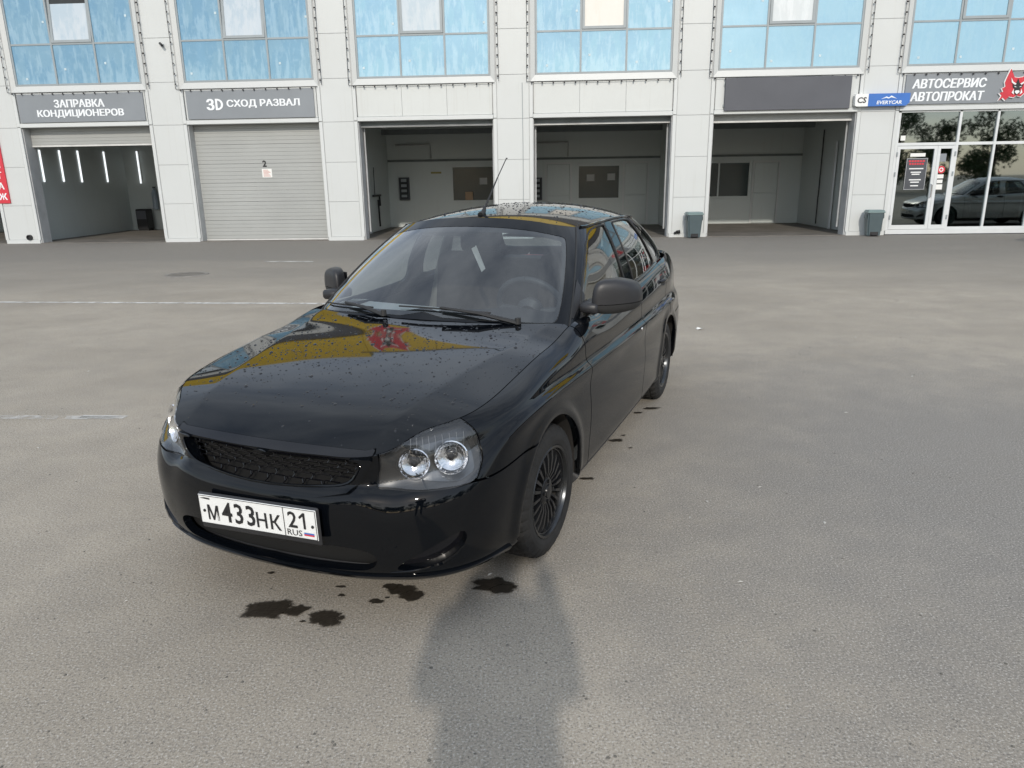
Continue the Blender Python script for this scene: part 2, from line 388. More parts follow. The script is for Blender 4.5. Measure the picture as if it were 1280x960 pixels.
# folded door sections stored under the ceiling, rails and beams
for i in (2, 3, 4):
    a, c = uL(i)+.1, uL(i)+W-.1
    for s in range(4): MB().box(a, c, .6+s*.62, 1.18+s*.62, ZT+.05-.0, ZT+.09, ch=.004).build('stored_door_section', MAT['slat'], bld)
    for x in (a-.05, c+.05): MB().tube([(x, .45, .2), (x, .45, ZT-.1), (x, .6, ZT+.02), (x, 3.2, ZT+.02)], .025, 5).build('door_rail', MAT['joint'], bld)
    MB().box(a-.4, c+.4, 4.0, 4.12, 3.0, 3.16).box(a-.4, c+.4, 2.6, 2.66, 3.3, 3.36).build('ceiling_beam', MAT['interior_dark'], bld)
    MB().box(a+.9, a+2.0, 3.2, 3.32, 3.42, 3.48).build('lamp_housing', MAT['interior'], bld)
# rear walls: windows and doors seen through the openings
int_window(-2.27, -.88, .90, 2.0); int_window(2.05, 3.41, .92, 1.97); int_window(6.1, 7.75, .92, 2.0, split=True)
int_door(3.60, 4.36, 2.05); int_door(7.93, 8.72, 2.0); int_door(.96, 1.75, 2.05)
for i in (2, 3, 4):                                # rail along the rear wall and wall corner post
    a, c = uL(i)-.48, uL(i)+W+.48
    MB().box(a, c, DEPTH-.05, DEPTH-.001, 2.20, 2.27).build('wall_rail', MAT['interior_dark'], bld)
    MB().tube([(a+.3, DEPTH-.06, 2.75), (a+1.5, DEPTH-.06, 2.75), (a+1.5, DEPTH-.06, 2.3)], .03, 5).build('wall_pipe', MAT['joint'], bld)
    for x, e in ((a+.05, 1), (c-.09, -1)):
        MB().box(x, x+.04, 2.3, 2.45, .02, 2.5).build('side_post', MAT['trim'], bld)
# bay 4: radiator-like cabinet, pipes on the right wall
cR = uL(4)+W+.5
MB().tube([(cR-.06, 1.2, 3.5), (cR-.06, 1.25, 2.4), (cR-.05, 1.3, 1.2)], .022, 6).build('wall_hose', MAT['black'], bld)
MB().tube([(cR-.05, 3.6, 2.9), (cR-.05, 3.6, 1.0), (cR-.09, 3.5, .9), (cR-.09, 3.5, .1)], .02, 6).build('wall_hose', MAT['black'], bld)
# left bay: yellowed marks and cables stay in the wall material

# glazed corner office, bay 5
a, c = uL(5), uL(5)+W
MAT['shopglass'] = glass_mat('shop_glass', (.30, .34, .34), 3.0, .022, .10, gcol=(.86, .95, .93))
sf = MB()
mx1, mx2 = a+1.545, a+2.48
for x, wd in ((a+.012, .07), (mx1, .06), (mx2, .055), (c-.085, .07)): sf.box(x, x+wd, .02, .12, .14, ZT-.04)
for z, hgt in ((2.27, .07), (ZT-.04, .036)):
    for xa, xb in ((a+.083, mx1-.001), (mx1+.061, mx2-.001), (mx2+.056, c-.086)): sf.box(xa, xb, .024, .116, z, z+hgt)
for xa, xb in ((mx1+.061, mx2-.001), (mx2+.056, c-.086)): sf.box(xa, xb, .024, .116, .14, .20)
sf.box(a+.012, c-.012, .0, .14, .02, .138)
shop = sf.build('shop_window', MAT['shopframe'], bld)
for xa, xb in ((mx1+.06, mx2), (mx2+.055, c-.085)): MB().box(xa, xb, .06, .07, .20, 2.27).build('pane', MAT['shopglass'], shop)
for xa, xb in ((a+.082, mx1), (mx1+.06, mx2), (mx2+.055, c-.085)): MB().box(xa, xb, .06, .07, 2.34, ZT-.04).build('pane', MAT['shopglass'], shop)
def leaf(x0, x1):
    f = MB(); g = .075
    f.box(x0, x0+g, .015, .085, .145, 2.26).box(x1-g, x1, .015, .085, .145, 2.26).box(x0+g+.001, x1-g-.001, .017, .083, .145, .145+.11).box(x0+g+.001, x1-g-.001, .017, .083, 2.26-g, 2.26)
    d = f.build('entrance_door', MAT['shopframe'], bld)
    MB().box(x0+g, x1-g, .045, .053, .255, 2.26-g).build('pane', MAT['shopglass'], d)
    return d
d1 = leaf(a+.086, a+1.10); d2 = leaf(a+1.106, mx1-.002)
MB().tube([(a+1.045, .005, .95), (a+1.045, -.05, .97), (a+1.045, -.05, 1.28), (a+1.045, .005, 1.30)], .013, 6).build('door_handle', MAT['chrome'], d1)
for z in (.4, 1.5, 2.0):
    MB().box(a+.07, a+.10, -.01, .014, z, z+.11).build('hinge', MAT['alu'], d1); MB().box(mx1-.012, mx1+.02, -.01, .014, z, z+.11).build('hinge', MAT['alu'], d2)
# dark office room behind the glass
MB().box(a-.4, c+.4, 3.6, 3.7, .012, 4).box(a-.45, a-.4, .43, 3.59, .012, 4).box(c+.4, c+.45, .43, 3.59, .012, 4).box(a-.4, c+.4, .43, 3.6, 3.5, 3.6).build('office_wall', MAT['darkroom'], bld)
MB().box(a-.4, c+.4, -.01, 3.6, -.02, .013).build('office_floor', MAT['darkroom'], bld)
# ================= ground =================
m, nt, b, o = new_mat('dusty_asphalt')
v = coords(nt)
big = noise(nt, coords(nt, scale=(.16, .30, 1)), 1.0, 5, .6)
big2 = noise(nt, coords(nt, scale=(.5, .7, 1)), 1.1, 6, .62)
mid = noise(nt, v, 3.2, 6, .65)
fine = noise(nt, v, 70, 4, .7); grit = noise(nt, v, 125, 3, .8)
sep = N(nt, 'ShaderNodeSeparateXYZ'); nt.links.new(v, sep.inputs[0])
# older, cleaner asphalt in front of the building; dusty pale surface further out
ry = N(nt, 'ShaderNodeMath', operation='MULTIPLY_ADD'); nt.links.new(big, ry.inputs[0]); ry.inputs[1].default_value = 9.0; nt.links.new(sep.outputs['Y'], ry.inputs[2])
far = remap(nt, ry.outputs[0], 14.0, 20.5)
base = mixc(nt, remap(nt, big2, .36, .66), (.328, .288, .232), (.428, .378, .308))
base = mixc(nt, far, base, (.205, .190, .168))
# darker traffic patch on the right
dx = N(nt, 'ShaderNodeVectorMath', operation='DISTANCE'); mpd = coords(nt, scale=(.50, .40, 1)); nt.links.new(mpd, dx.inputs[0]); dx.inputs[1].default_value = (1.42, 1.40, 0)
dn = N(nt, 'ShaderNodeMath', operation='MULTIPLY_ADD'); nt.links.new(mid, dn.inputs[0]); dn.inputs[1].default_value = 1.1; nt.links.new(dx.outputs['Value'], dn.inputs[2])
base = mixc(nt, remap(nt, dn.outputs[0], 1.0, 2.0, .9, 0), base, (.235, .222, .204))
base = mixc(nt, remap(nt, mid, .38, .62, .28, 0), base, (.24, .218, .19))
# stones and grit
base = mixc(nt, remap(nt, fine, .55, .66, 0, .62), base, (.15, .14, .13))
base = mixc(nt, remap(nt, grit, .55, .66, 0, .95), base, (.58, .55, .50))
base = mixc(nt, remap(nt, grit, .34, .46, .95, 0), base, (.13, .122, .112))
vor = N(nt, 'ShaderNodeTexVoronoi', Scale=26.0); nt.links.new(v, vor.inputs['Vector'])
base = mixc(nt, remap(nt, vor.outputs['Distance'], .05, .10, .55, 0), base, (.10, .095, .088))
# hairline cracks
cv = N(nt, 'ShaderNodeTexVoronoi', Scale=.33, feature='DISTANCE_TO_EDGE')
wob = N(nt, 'ShaderNodeVectorMath', operation='MULTIPLY_ADD'); wn_ = N(nt, 'ShaderNodeTexNoise', Scale=1.4, Detail=5); nt.links.new(v, wn_.inputs['Vector'])
nt.links.new(wn_.outputs['Color'], wob.inputs[0]); wob.inputs[1].default_value = (1.6, 1.6, 0); nt.links.new(v, wob.inputs[2]); nt.links.new(wob.outputs[0], cv.inputs['Vector'])
crk = remap(nt, cv.outputs['Distance'], .0, .004, .35, 0)
ck = N(nt, 'ShaderNodeMath', operation='MULTIPLY'); nt.links.new(crk, ck.inputs[0]); nt.links.new(remap(nt, big2, .54, .64), ck.inputs[1])
base = mixc(nt, ck.outputs[0], base, (.08, .075, .07))
nt.links.new(base, b.inputs['Base Color']); b.inputs['Roughness'].default_value = .88; b.inputs['Specular IOR Level'].default_value = .25
hs = N(nt, 'ShaderNodeMath', operation='ADD'); nt.links.new(fine, hs.inputs[0]); nt.links.new(grit, hs.inputs[1])
bump(nt, b, hs.outputs[0], .55, .004)
MAT['asphalt'] = m
g = MB(); g.add([(-400, -400, 0), (400, -400, 0), (400, 19.9, 0), (-400, 19.9, 0)], [(0, 1, 2, 3)])
gy = [-400, -60, 0, 30, 400]
g = MB(); xs = [-400, -40, -12, 0, 12, 40, 400]; ys = [-400, -40, -6, 0, 6, 14, 22, 30, 400]
V = [(x, y, 0) for y in ys for x in xs]; F = [(j*7+i, j*7+i+1, (j+1)*7+i+1, (j+1)*7+i) for j in range(8) for i in range(6)]
ground = mesh_obj('ground', V, F, MAT['asphalt']); tag(ground, kind='structure')

# worn painted marks
m, nt, b, o = new_mat('worn_road_paint'); v = coords(nt)
wear = noise(nt, v, 5.0, 6, .7); nt.links.new(mixc(nt, noise(nt, v, 30, 3), (.58, .57, .54), (.70, .69, .66)), b.inputs['Base Color']); b.inputs['Roughness'].default_value = .85
nt.links.new(remap(nt, wear, .34, .58, .12, .95), b.inputs['Alpha']); MAT['roadpaint'] = m
m2 = m.copy(); m2.name = 'heavily_worn_road_paint'
for n_ in m2.node_tree.nodes:
    if n_.type == 'MAP_RANGE': n_.inputs['From Min'].default_value = .42; n_.inputs['To Min'].default_value = 0; n_.inputs['To Max'].default_value = .6
MAT['roadpaint2'] = m2
def strip(name, p0, p1, wd, mat):
    p0 = Vector((*p0, 0)); p1 = Vector((*p1, 0)); d = (p1-p0).normalized(); s = Vector((-d.y, d.x, 0))*wd/2; n = max(2, int((p1-p0).length/.5)); rr = random.Random(3)
    V = []
    for i in range(n+1):
        q = p0.lerp(p1, i/n); w1 = 1+rr.uniform(-.12, .12); V += [q+s*w1+Vector((0, 0, .004)), q-s*w1+Vector((0, 0, .004))]
    return tag(mesh_obj(name, V, [(2*i, 2*i+1, 2*i+3, 2*i+2) for i in range(n)], mat), kind='structure')
strip('parking_line', (-9.5, 10.58), (-2.2, 9.73), .10, MAT['roadpaint'])
strip('faded_line', (-6.0, 5.10), (-2.78, 4.89), .09, MAT['roadpaint2'])
strip('worn_mark', (-5.1, 15.35), (-4.05, 15.2), .13, MAT['roadpaint'])
strip('worn_dash', (-3.05, 4.93), (-2.72, 4.90), .07, MAT['roadpaint'])

# wet stains that dripped from the car
m, nt, b, o = new_mat('oily_wet_stain'); v = coords(nt)
nt.links.new(mixc(nt, noise(nt, v, 60, 4), (.014, .011, .008), (.06, .05, .038)), b.inputs['Base Color'])
b.inputs['Roughness'].default_value = .34; b.inputs['Specular IOR Level'].default_value = .4; bump(nt, b, noise(nt, v, 90, 3), .4, .004); MAT['stain'] = m
va = N(nt, 'ShaderNodeAttribute', attribute_name='wetness'); an = N(nt, 'ShaderNodeMath', operation='MULTIPLY_ADD')
nt.links.new(noise(nt, v, 75, 4, .7), an.inputs[0]); an.inputs[1].default_value = 1.1; nt.links.new(va.outputs['Fac'], an.inputs[2])
nt.links.new(remap(nt, an.outputs[0], .72, 1.12, 0, .93), b.inputs['Alpha'])
def stain(items):
    """flat wet patch: each blot is a fan of triangles whose wetness fades to its ragged rim"""
    V = []; F = []; A = []
    for cx, cy, rx_, ry_, seed in items:
        rr = random.Random(seed); n = 40; ph = [rr.uniform(0, 6.28) for _ in range(8)]; am = [rr.uniform(.3, 1)/(1+.3*k) for k in range(8)]
        b0 = len(V); z = .004+.0005*(len(V) > 0)*(b0 % 7); V.append((cx, cy, z)); A.append(1.0)
        for ring, w_ in ((.72, .85), (1.28, 0.0)):
            for j in range(n):
                a_ = 2*math.pi*j/n; q = 1+.42*sum(am[k]*math.sin((k+2)*a_+ph[k]) for k in range(8))/2.6+rr.uniform(-.05, .05)
                V.append((cx+rx_*ring*q*math.cos(a_), cy+ry_*ring*q*math.sin(a_), z)); A.append(w_)
        for j in range(n):
            k = (j+1) % n; F += [(b0, b0+1+j, b0+1+k), (b0+1+j, b0+1+n+j, b0+1+n+k, b0+1+k)]
    o_ = mesh_obj('wet_stain', V, F, MAT['stain']); at_ = o_.data.attributes.new('wetness', 'FLOAT', 'POINT'); at_.data.foreach_set('value', A)
    return tag(o_, kind='structure')
stain([(-.945, 2.47, .085, .06, 1), (-.835, 2.455, .042, .032, 2)])
stain([(-.712, 2.405, .062, .045, 5), (-.655, 2.40, .018, .012, 6), (-.79, 2.385, .01, .007, 3)])
stain([(-.455, 2.595, .055, .036, 7), (-.405, 2.545, .04, .038, 8), (-.50, 2.62, .03, .02, 17)])
stain([(-.54, 2.513, .027, .016, 9), (-.50, 2.535, .01, .006, 19)])
stain([(-.083, 2.62, .082, .048, 10), (-.05, 2.585, .05, .03, 20)])
stain([(-.685, 2.56, .012, .01, 11), (-.70, 2.62, .02, .008, 12)])
stain([(-1.02, 2.74, .014, .01, 18)])
stain([(.40, 3.69, .035, .017, 13)])
stain([(.642, 4.285, .04, .024, 14), (.70, 4.37, .014, .009, 15), (.71, 4.15, .012, .008, 16)])
stain([(.98, 4.93, .055, .022, 22), (.87, 4.83, .03, .015, 23)])
# manhole cover
mh = thing('manhole_cover', 'round dark iron manhole cover set in the asphalt left of the car', 'manhole', (-5.83, 13.25, 0), 0)
MB().lathe([(.001, .010), (.30, .010), (.30, .0)], 28, Matrix.Rotation(R(90), 4, 'X')).build('cover', simple('rusty_iron', (.15, .135, .115), .7, var=.3, scale=8, bmp=.3, bscale=30), mh)
MB().lathe([(.305, .006), (.315, .014), (.37, .014), (.385, .0)], 28, Matrix.Rotation(R(90), 4, 'X')).build('ring', simple('worn_iron', (.20, .185, .165), .6, var=.25, scale=8), mh)
# litter
lt = MB(); lt.add([(1.985, 7.66, .006), (2.05, 7.67, .02), (2.04, 7.71, .008), (1.99, 7.70, .025)], [(0, 1, 2, 3)]).add([(1.985, 7.66, .006), (1.99, 7.70, .025), (1.975, 7.70, .005)], [(0, 1, 2)])
tag(lt.build('paper_scrap', MAT['paper']), 'small crumpled white paper scrap lying on the asphalt right of the car', 'litter')
# a few pebbles
rr = random.Random(8); pb = MB()
for k in range(420):
    y = 1.7+rr.random()**1.7*9; x = rr.uniform(-.95, .95)*(y*.75+.5)
    s = rr.uniform(.003, .008); q = [Vector((rr.uniform(.7, 1)*s*math.cos(t), rr.uniform(.7, 1)*s*math.sin(t), 0)) for t in (0, 1.3, 2.5, 3.8, 5.1)]
    V = [(x+p.x, y+p.y, .0) for p in q]+[(x, y, s*.7)]
    pb.add(V, [(i, (i+1) % 5, 5) for i in range(5)])
tag(pb.build('loose_grit', simple('grit_stone', (.16, .15, .13), .9, var=.4, scale=15)), kind='stuff')

pb = MB(); rr = random.Random(18)
for k in range(34):
    y = 2.2+rr.random()**1.5*13; x = rr.uniform(-.9, .9)*(y*.75+.5); s = rr.uniform(.006, .015)*(1+.06*y); a_ = rr.uniform(0, 6)
    c_, q_ = math.cos(a_), math.sin(a_)
    pb.add([(x+s*c_, y+s*q_, .002), (x-s*.4*q_, y+s*.4*c_, .004), (x-s*c_, y-s*q_, .002), (x+s*.4*q_, y-s*.4*c_, .004), (x, y, .007)], [(0, 1, 4), (1, 2, 4), (2, 3, 4), (3, 0, 4)])
tag(pb.build('pale_grit', simple('pale_chips', (.52, .50, .46), .8, var=.3, scale=9)), kind='stuff')
# ================= things on and by the building =================
def sign_board(name, label, cat, x0, x1, z0, z1, mat, y0=-.045, y1=-.006):
    t = thing(name, label, cat, mat_w=bmat((x0+x1)/2, y0, z0))
    cx = (x0+x1)/2
    MB().box(x0-cx, x1-cx, 0, y1-y0, 0, z1-z0, ch=.004).build('board', mat, t)
    return t
# 1: air-conditioner sign
t = sign_board('fascia_sign', 'grey sign with two rows of white capitals over the half-open garage bay', 'sign', uL(0)+.06, uL(0)+W-.06, 3.245, 3.965, MAT['sign_grey'])
mb = MB(); put_text(mb, 'ЗАПРАВКА', -.03, -.003, .475, 1.40, .205, bold=.010, fat=.008, depth=.008); put_text(mb, 'КОНДИЦИОНЕРОВ', -.03, -.003, .215, 2.42, .215, bold=.010, fat=.008, depth=.008); mb.build('lettering', MAT['letter'], t)
# 2: wheel alignment sign
t = sign_board('fascia_sign', 'grey sign reading in one white row over the closed roller door', 'sign', uL(1)+.08, uL(1)+W-.08, 3.25, 3.97, MAT['sign_grey'])
mb = MB(); put_text(mb, 'З', -1.085, -.003, .365, .19, .285, bold=.012, fat=.014, depth=.008); mb.build('lettering', MAT['letter'], t); mb = MB(); mb.box(-.945, -.89, -.009, -.001, .2225, .5075)
for k in range(10):
    a0, a1 = [math.pi*(q/10)-math.pi/2 for q in (k, k+1)]
    mb.prism([(-.8895+(.155*math.cos(a0)), .365+.1425*math.sin(a0)), (-.8895+.155*math.cos(a1), .365+.1425*math.sin(a1)), (-.8895+.098*math.cos(a1), .365+.098*math.sin(a1)), (-.8895+.098*math.cos(a0), .365+.098*math.sin(a0))], -.009, -.001)
mb.build('lettering', MAT['letter'], t); mb = MB()
put_text(mb, 'СХОД РАЗВАЛ', .36, -.003, .37, 1.98, .215, bold=.010, fat=.008, depth=.008); mb.build('lettering', MAT['letter'], t)
# 5: blank dark board
t = sign_board('blank_sign', 'blank dark grey sign board over the open right-hand bay', 'sign', uL(4)+.245, uL(4)+W-.24, 3.20, 3.985, MAT['sign_dark'], y0=-.10, y1=-.038)
MB().box(-1.6, 1.6, .064, .09, .1, .16).box(-1.6, 1.6, .064, .09, .6, .66).build('bracket', MAT['alu'], t)
# 6: long sign over the glazed office with the emblem
t = sign_board('fascia_sign', 'long grey sign with slanted white capitals over the glazed entrance', 'sign', uL(5)+.07, uL(5)+W+2.2, 3.27, 3.985, MAT['sign_grey'])
cx = (uL(5)+.07+uL(5)+W+2.2)/2
mb = MB(); put_text(mb, 'АВТОСЕРВИС', 11.17-cx, -.003, .485, 1.80, .225, bold=.010, fat=.009, shear=.12, depth=.008); put_text(mb, 'АВТОПРОКАТ', 11.15-cx, -.003, .18, 1.80, .225, bold=.010, fat=.009, shear=.12, depth=.008); mb.build('lettering', MAT['letter'], t)
# jagged red mask emblem
def emblem(name, label, mw, s):
    t = thing(name, label, 'emblem', mat_w=mw)
    o_ = [(-.52, -.45), (-.40, -.36), (-.30, -.44), (-.20, -.33), (-.05, -.36), (.02, -.30), (.16, -.34), (.34, -.16), (.40, .02), (.52, .05), (.46, .14), (.56, .22), (.44, .26), (.48, .50), (.36, .42), (.26, .34), (.14, .26), (0, .24), (-.12, .26), (-.26, .52), (-.34, .30), (-.40, .10), (-.36, -.02), (-.46, -.08), (-.40, -.18), (-.52, -.22), (-.44, -.30)]
    S = lambda L, k=1.0: [(x*s*k, z*s*k) for x, z in L]
    MB().prism(S(o_, 1.07), .0, .03).build('outline', MAT['white'], t)
    MB().prism(S(o_), -.012, -.001).build('red_face', MAT['redemblem'], t)
    mk = MB()
    mk.prism(S([(-.16, .06), (-.10, .0), (-.04, .10), (0, .22), (.05, .10), (.12, .0), (.20, .06), (.16, -.06), (.10, -.10), (.12, -.22), (.02, -.30), (-.08, -.22), (-.07, -.10), (-.13, -.06)]), -.022, -.013)
    mk.build('mask', MAT['black'], t)
    wh = MB()
    for e in (-1, 1):
        wh.prism(S([(.02+e*.10, .02), (.02+e*.22, .10), (.02+e*.25, .24), (.02+e*.17, .12), (.02+e*.06, .055)]), -.030, -.0225)
        wh.prism(S([(.02+e*.03, -.05), (.02+e*.11, -.01), (.02+e*.10, -.045)]), -.030, -.0225)
        wh.prism(S([(.02+e*.12, -.10), (.02+e*.17, -.22), (.02+e*.09, -.28), (.02+e*.11, -.2)]), -.030, -.0225)
    wh.prism(S([(-.03, -.15), (.07, -.15), (.10, -.20), (.02, -.27), (-.06, -.20)]), -.0305, -.0225)
    wh.build('white_lines', MAT['white'], t)
emblem('red_emblem', 'jagged red mask emblem on the right end of the grey entrance sign', bmat(12.80, -.085, 3.66), .76)
emblem('red_emblem', 'large red mask emblem on the yellow fascia at the top of the wall', bmat(-4.25, -.16, 8.42), 1.25)
# small blue sign on the pier
t = thing('pier_sign', 'blue light-box sign with rounded white end fixed on the pier', 'sign', mat_w=bmat(9.53, -.17, 3.235))
MB().prism([(-.36, .0), (.58, .0), (.665, .075), (.665, .30), (-.36, .30)], 0, .15).build('blue_box', MAT['blue'], t)
MB().prism([(-.68, .03), (-.64, .0), (-.362, .0), (-.362, .30), (-.66, .30), (-.69, .26)], .0005, .15).build('white_end', MAT['white'], t)
mb = MB(); put_text(mb, 'EVERYCAR', .16, -.003, .085, .62, .085, bold=.02, depth=.006, shear=.15)
mb.prism([(-.05, .165), (.08, .225), (.14, .20), (.20, .245), (.34, .17), (.2, .205), (.13, .175), (.08, .195)], -.006, -.001); mb.build('lettering', MAT['letter'], t)
mb = MB(); put_text(mb, 'CS', -.52, -.003, .15, .22, .14, bold=.02, depth=.006, shear=.1); mb.build('mark', MAT['black'], t)
# red vertical sign on the left pier
t = thing('vertical_sign', 'red vertical sign with stacked white capitals on the leftmost pier', 'sign', mat_w=bmat(-14.26, -.045, 1.12))
MB().box(-.17, .17, 0, .035, 0, 2.95, ch=.004).build('board', MAT['red'], t)
mb = MB()
for k, ch_ in enumerate('ШИНОМОНТАЖ'): put_text(mb, ch_, 0, -.003, 2.78-k*.288, None, .185, bold=.01, fat=.006, depth=.006)
mb.build('lettering', MAT['letter'], t)
# door number and notice on the closed door
t = thing('door_number', 'black figure two stuck on the closed grey door', 'number', mat_w=bmat(-6.80, .296, 2.09)); mb = MB(); put_text(mb, '2', 0, 0, 0, None, .17, bold=.03, depth=.004); mb.build('figure', MAT['black'], t)
t = thing('door_notice', 'small white and red paper notice stuck under the door number', 'notice', mat_w=bmat(-6.75, .290, 1.72))
MB().box(-.14, .14, 0, .006, 0, .23).build('sheet', MAT['paper'], t)
mb = MB()
for k in range(6): mb.box(-.10, .10-.03*(k % 3), -.003, -.0005, .03+k*.032, .042+k*.032)
mb.build('print', simple('reddish_print', (.55, .22, .18), .7), t)
# poster and stickers on the entrance door
t = thing('door_poster', 'black poster with white and red print on the glass entrance door', 'poster', mat_w=bmat(10.66, .030, 1.16))
MB().box(-.27, .27, 0, .008, 0, .80, ch=.002).build('sheet', MAT['band'], t)
mb = MB(); mb.box(-.255, .255, -.003, -.0005, .785, .79).box(-.255, .255, -.003, -.0005, .01, .015).box(-.26, -.255, -.003, -.0005, .01, .79).box(.255, .26, -.003, -.0005, .01, .79)
for z, wd in ((.52, .36), (.43, .26), (.38, .20), (.24, .30), (.18, .22), (.09, .2)): mb.box(-wd/2, wd/2, -.003, -.0005, z, z+.028)
mb.build('print', MAT['white'], t); mb = MB()
for z, wd in ((.70, .42), (.63, .38)):
    for k in range(6): mb.box(-wd/2+k*wd/6, -wd/2+k*wd/6+wd/8, -.003, -.0005, z, z+.045)
mb.build('red_print', MAT['red'], t)
t = thing('hours_plate', 'small white plate above the black poster on the entrance door', 'plate', mat_w=bmat(10.66, .030, 1.995)); MB().box(-.19, .19, 0, .006, 0, .085).build('sheet', MAT['paper'], t)
t = thing('round_sticker', 'round red and white sticker on the narrow door leaf', 'sticker', mat_w=bmat(11.30, .032, 1.66)); MB().lathe([(.001, 0), (.095, 0), (.095, .008)], 20).build('disc', MAT['red'], t); MB().lathe([(.03, -.003), (.055, -.003)], 16).build('ring', MAT['white'], t)
t = thing('label_strip', 'white label strip stuck below the round red sticker', 'sticker', mat_w=bmat(11.30, .034, 1.16)); MB().box(-.08, .08, 0, .006, 0, .13).box(-.07, .07, 0, .006, .16, .25).box(-.08, .08, 0, .006, .28, .38).build('sheet', MAT['paper'], t)
t = thing('black_sticker', 'dark square sticker above the round red one on the narrow leaf', 'sticker', mat_w=bmat(11.30, .034, 1.86)); MB().box(-.085, .085, 0, .006, 0, .20).build('sheet', MAT['sign_grey'], t)
t = thing('alarm_box', 'small white box at the left end of the glazing above the entrance door', 'box', mat_w=bmat(10.24, .052, 2.40)); MB().box(-.06, .06, 0, .006, 0, .12).build('sheet', MAT['paper'], t)
# string lights
bulbmat = simple('dark_bulb', (.035, .03, .03), .3, var=.2)
WORD = {-1: 'leftmost dark bay', 0: 'half-open bay', 1: 'closed door', 2: 'left open bay', 3: 'middle open bay', 4: 'blank dark sign', 5: 'glazed entrance', 6: 'rightmost bay'}
def string_light(name, label, path, step, out):
    t = thing(name, label, 'string lights', mat_w=BM, group='light strings round the first-floor windows')
    MB().tube(path, .007, 5).build('cable', MAT['rubber'], t)
    P = [Vector(p) for p in path]; mb = MB(); L = 0
    for p, q in zip(P[:-1], P[1:]):
        d = q-p; n = max(1, int(d.length/step))
        for k in range(n):
            c_ = p+d*((k+.5)/n); mb.lathe([(.009, 0), (.018, .01), (.022, .03), (.016, .05), (.001, .058)], 6, Matrix.Translation(c_) @ Vector((0, 1, 0)).rotation_difference(out).to_matrix().to_4x4())
    tag(mb.build('bulbs', bulbmat, t, smooth=60), kind='stuff')
for i in range(-1, 7):
    a, c = uL(i), uL(i)+W; zz = 4.02
    where = WORD[i]
    string_light('string_light', f'row of dark bulbs on a cable under the window over the {where}', [(a-.16, -.055, zz+.0), (a+.1, -.06, zz-.02), ((a+c)/2, -.06, zz-.03), (c+.05, -.06, zz-.01)], .27, Vector((.1, -.55, -.8)).normalized())
    string_light('string_light', f'hanging cable of dark bulbs left of the window over the {where}', [(a-.16, -.05, ZTOPW+.6), (a-.15, -.055, 5.3), (a-.165, -.055, zz)], .235, Vector((.75, -.6, -.2)).normalized())
    string_light('string_light', f'hanging cable of dark bulbs right of the window over the {where}', [(c+.16, -.05, ZTOPW+.6), (c+.15, -.055, 5.3), (c+.165, -.055, zz+.02)], .235, Vector((-.75, -.6, -.2)).normalized())
# pedal bins
def pedal_bin(x, label, rz):
    t = thing('pedal_bin', label, 'bin', mat_w=bmat(x, -.33, 0) @ Matrix.Rotation(rz, 4, 'Z'), group='pedal bins by the piers')
    bm = bmesh.new(); bmesh.ops.create_cube(bm, size=1)
    for q in bm.verts:
        k = 1.0 if q.co.z > 0 else .80
        q.co = (q.co.x*.40*k, q.co.y*.36*k, .02 if q.co.z < 0 else .60)
    bmesh.ops.bevel(bm, geom=[e for e in bm.edges if abs(e.verts[0].co.z-e.verts[1].co.z) > .1], offset=.035, segments=3, affect='EDGES')
    bm.verts.index_update(); mesh_obj('body', [q.co[:] for q in bm.verts], [[q.index for q in f_.verts] for f_ in bm.faces], MAT['bin'], t, smooth=40); bm.free()
    MB().box(-.215, .215, -.195, .195, .60, .645, ch=.012).box(-.20, .20, -.18, .18, .645, .675, ch=.014).build('lid', MAT['binlid'], t, smooth=30)
    MB().box(-.075, .075, -.205, -.13, .03, .065, ch=.008).build('pedal', MAT['black'], t)
    MB().box(-.10, .10, -.155, -.135, .02, .12).build('pedal_recess', MAT['black'], t)
    MB().box(-.22, -.212, -.10, .10, .46, .56).box(.212, .22, -.10, .10, .46, .56).build('handle_rim', MAT['bin'], t)
pedal_bin(4.92, 'grey-green pedal bin with pale lid by the pier left of the blank dark sign bay', R(4))
pedal_bin(9.58, 'grey-green pedal bin with pale lid by the pier under the blue sign', R(-6))
# small fixtures
t = thing('hose_bracket', 'black hose bracket low on the pier beside the left pedal bin', 'bracket', mat_w=bmat(4.52, -.03, .11)); MB().tube([(0, 0, .03), (-.0, -.08, .05), (.07, -.10, .07), (.08, -.06, .0)], .025, 6).tube([(-.06, -.03, .0), (.06, -.03, .02)], .035, 6).build('fitting', MAT['black'], t)
t = thing('pipe_outlet', 'small dark round pipe outlet low on the left pier', 'pipe', mat_w=bmat(-13.72, -.02, .17)); MB().lathe([(.03, 0), (.055, -.06), (.075, -.06), (.075, .02)], 14).build('collar', MAT['black'], t); MB().lathe([(.001, -.015), (.05, -.02)], 12).build('hole', MAT['rubber'], t)
t = thing('security_camera', 'small black security camera on the pier right of the leftmost window', 'camera', mat_w=bmat(-9.09, -.03, 5.10)); MB().box(-.03, .03, -.02, .02, -.03, .03).tube([(0, 0, 0), (.0, -.07, .02)], .014, 6).build('bracket', MAT['alu'], t); MB().tube([(-.05, -.04, .05), (.05, -.14, -.02)], .032, 8).build('camera_body', MAT['black'], t)
# downpipes / cables on the wall
for x, z1_, w_ in ((9.70+.42, 3.2, 'pier left of the glazed entrance'), (-.18+uL(3)-.0, 4.0, 'pier left of the middle open bay')):
    t = thing('wall_cable', 'thin grey cable running down the '+w_, 'cable', mat_w=bmat(x-.1, -.012, 0)); MB().tube([(0, 0, 1.2 if z1_ < 3.5 else .1), (0.01, 0, z1_*.6), (0, 0, z1_)], .008, 5).build('cable_run', MAT['alu'], t)
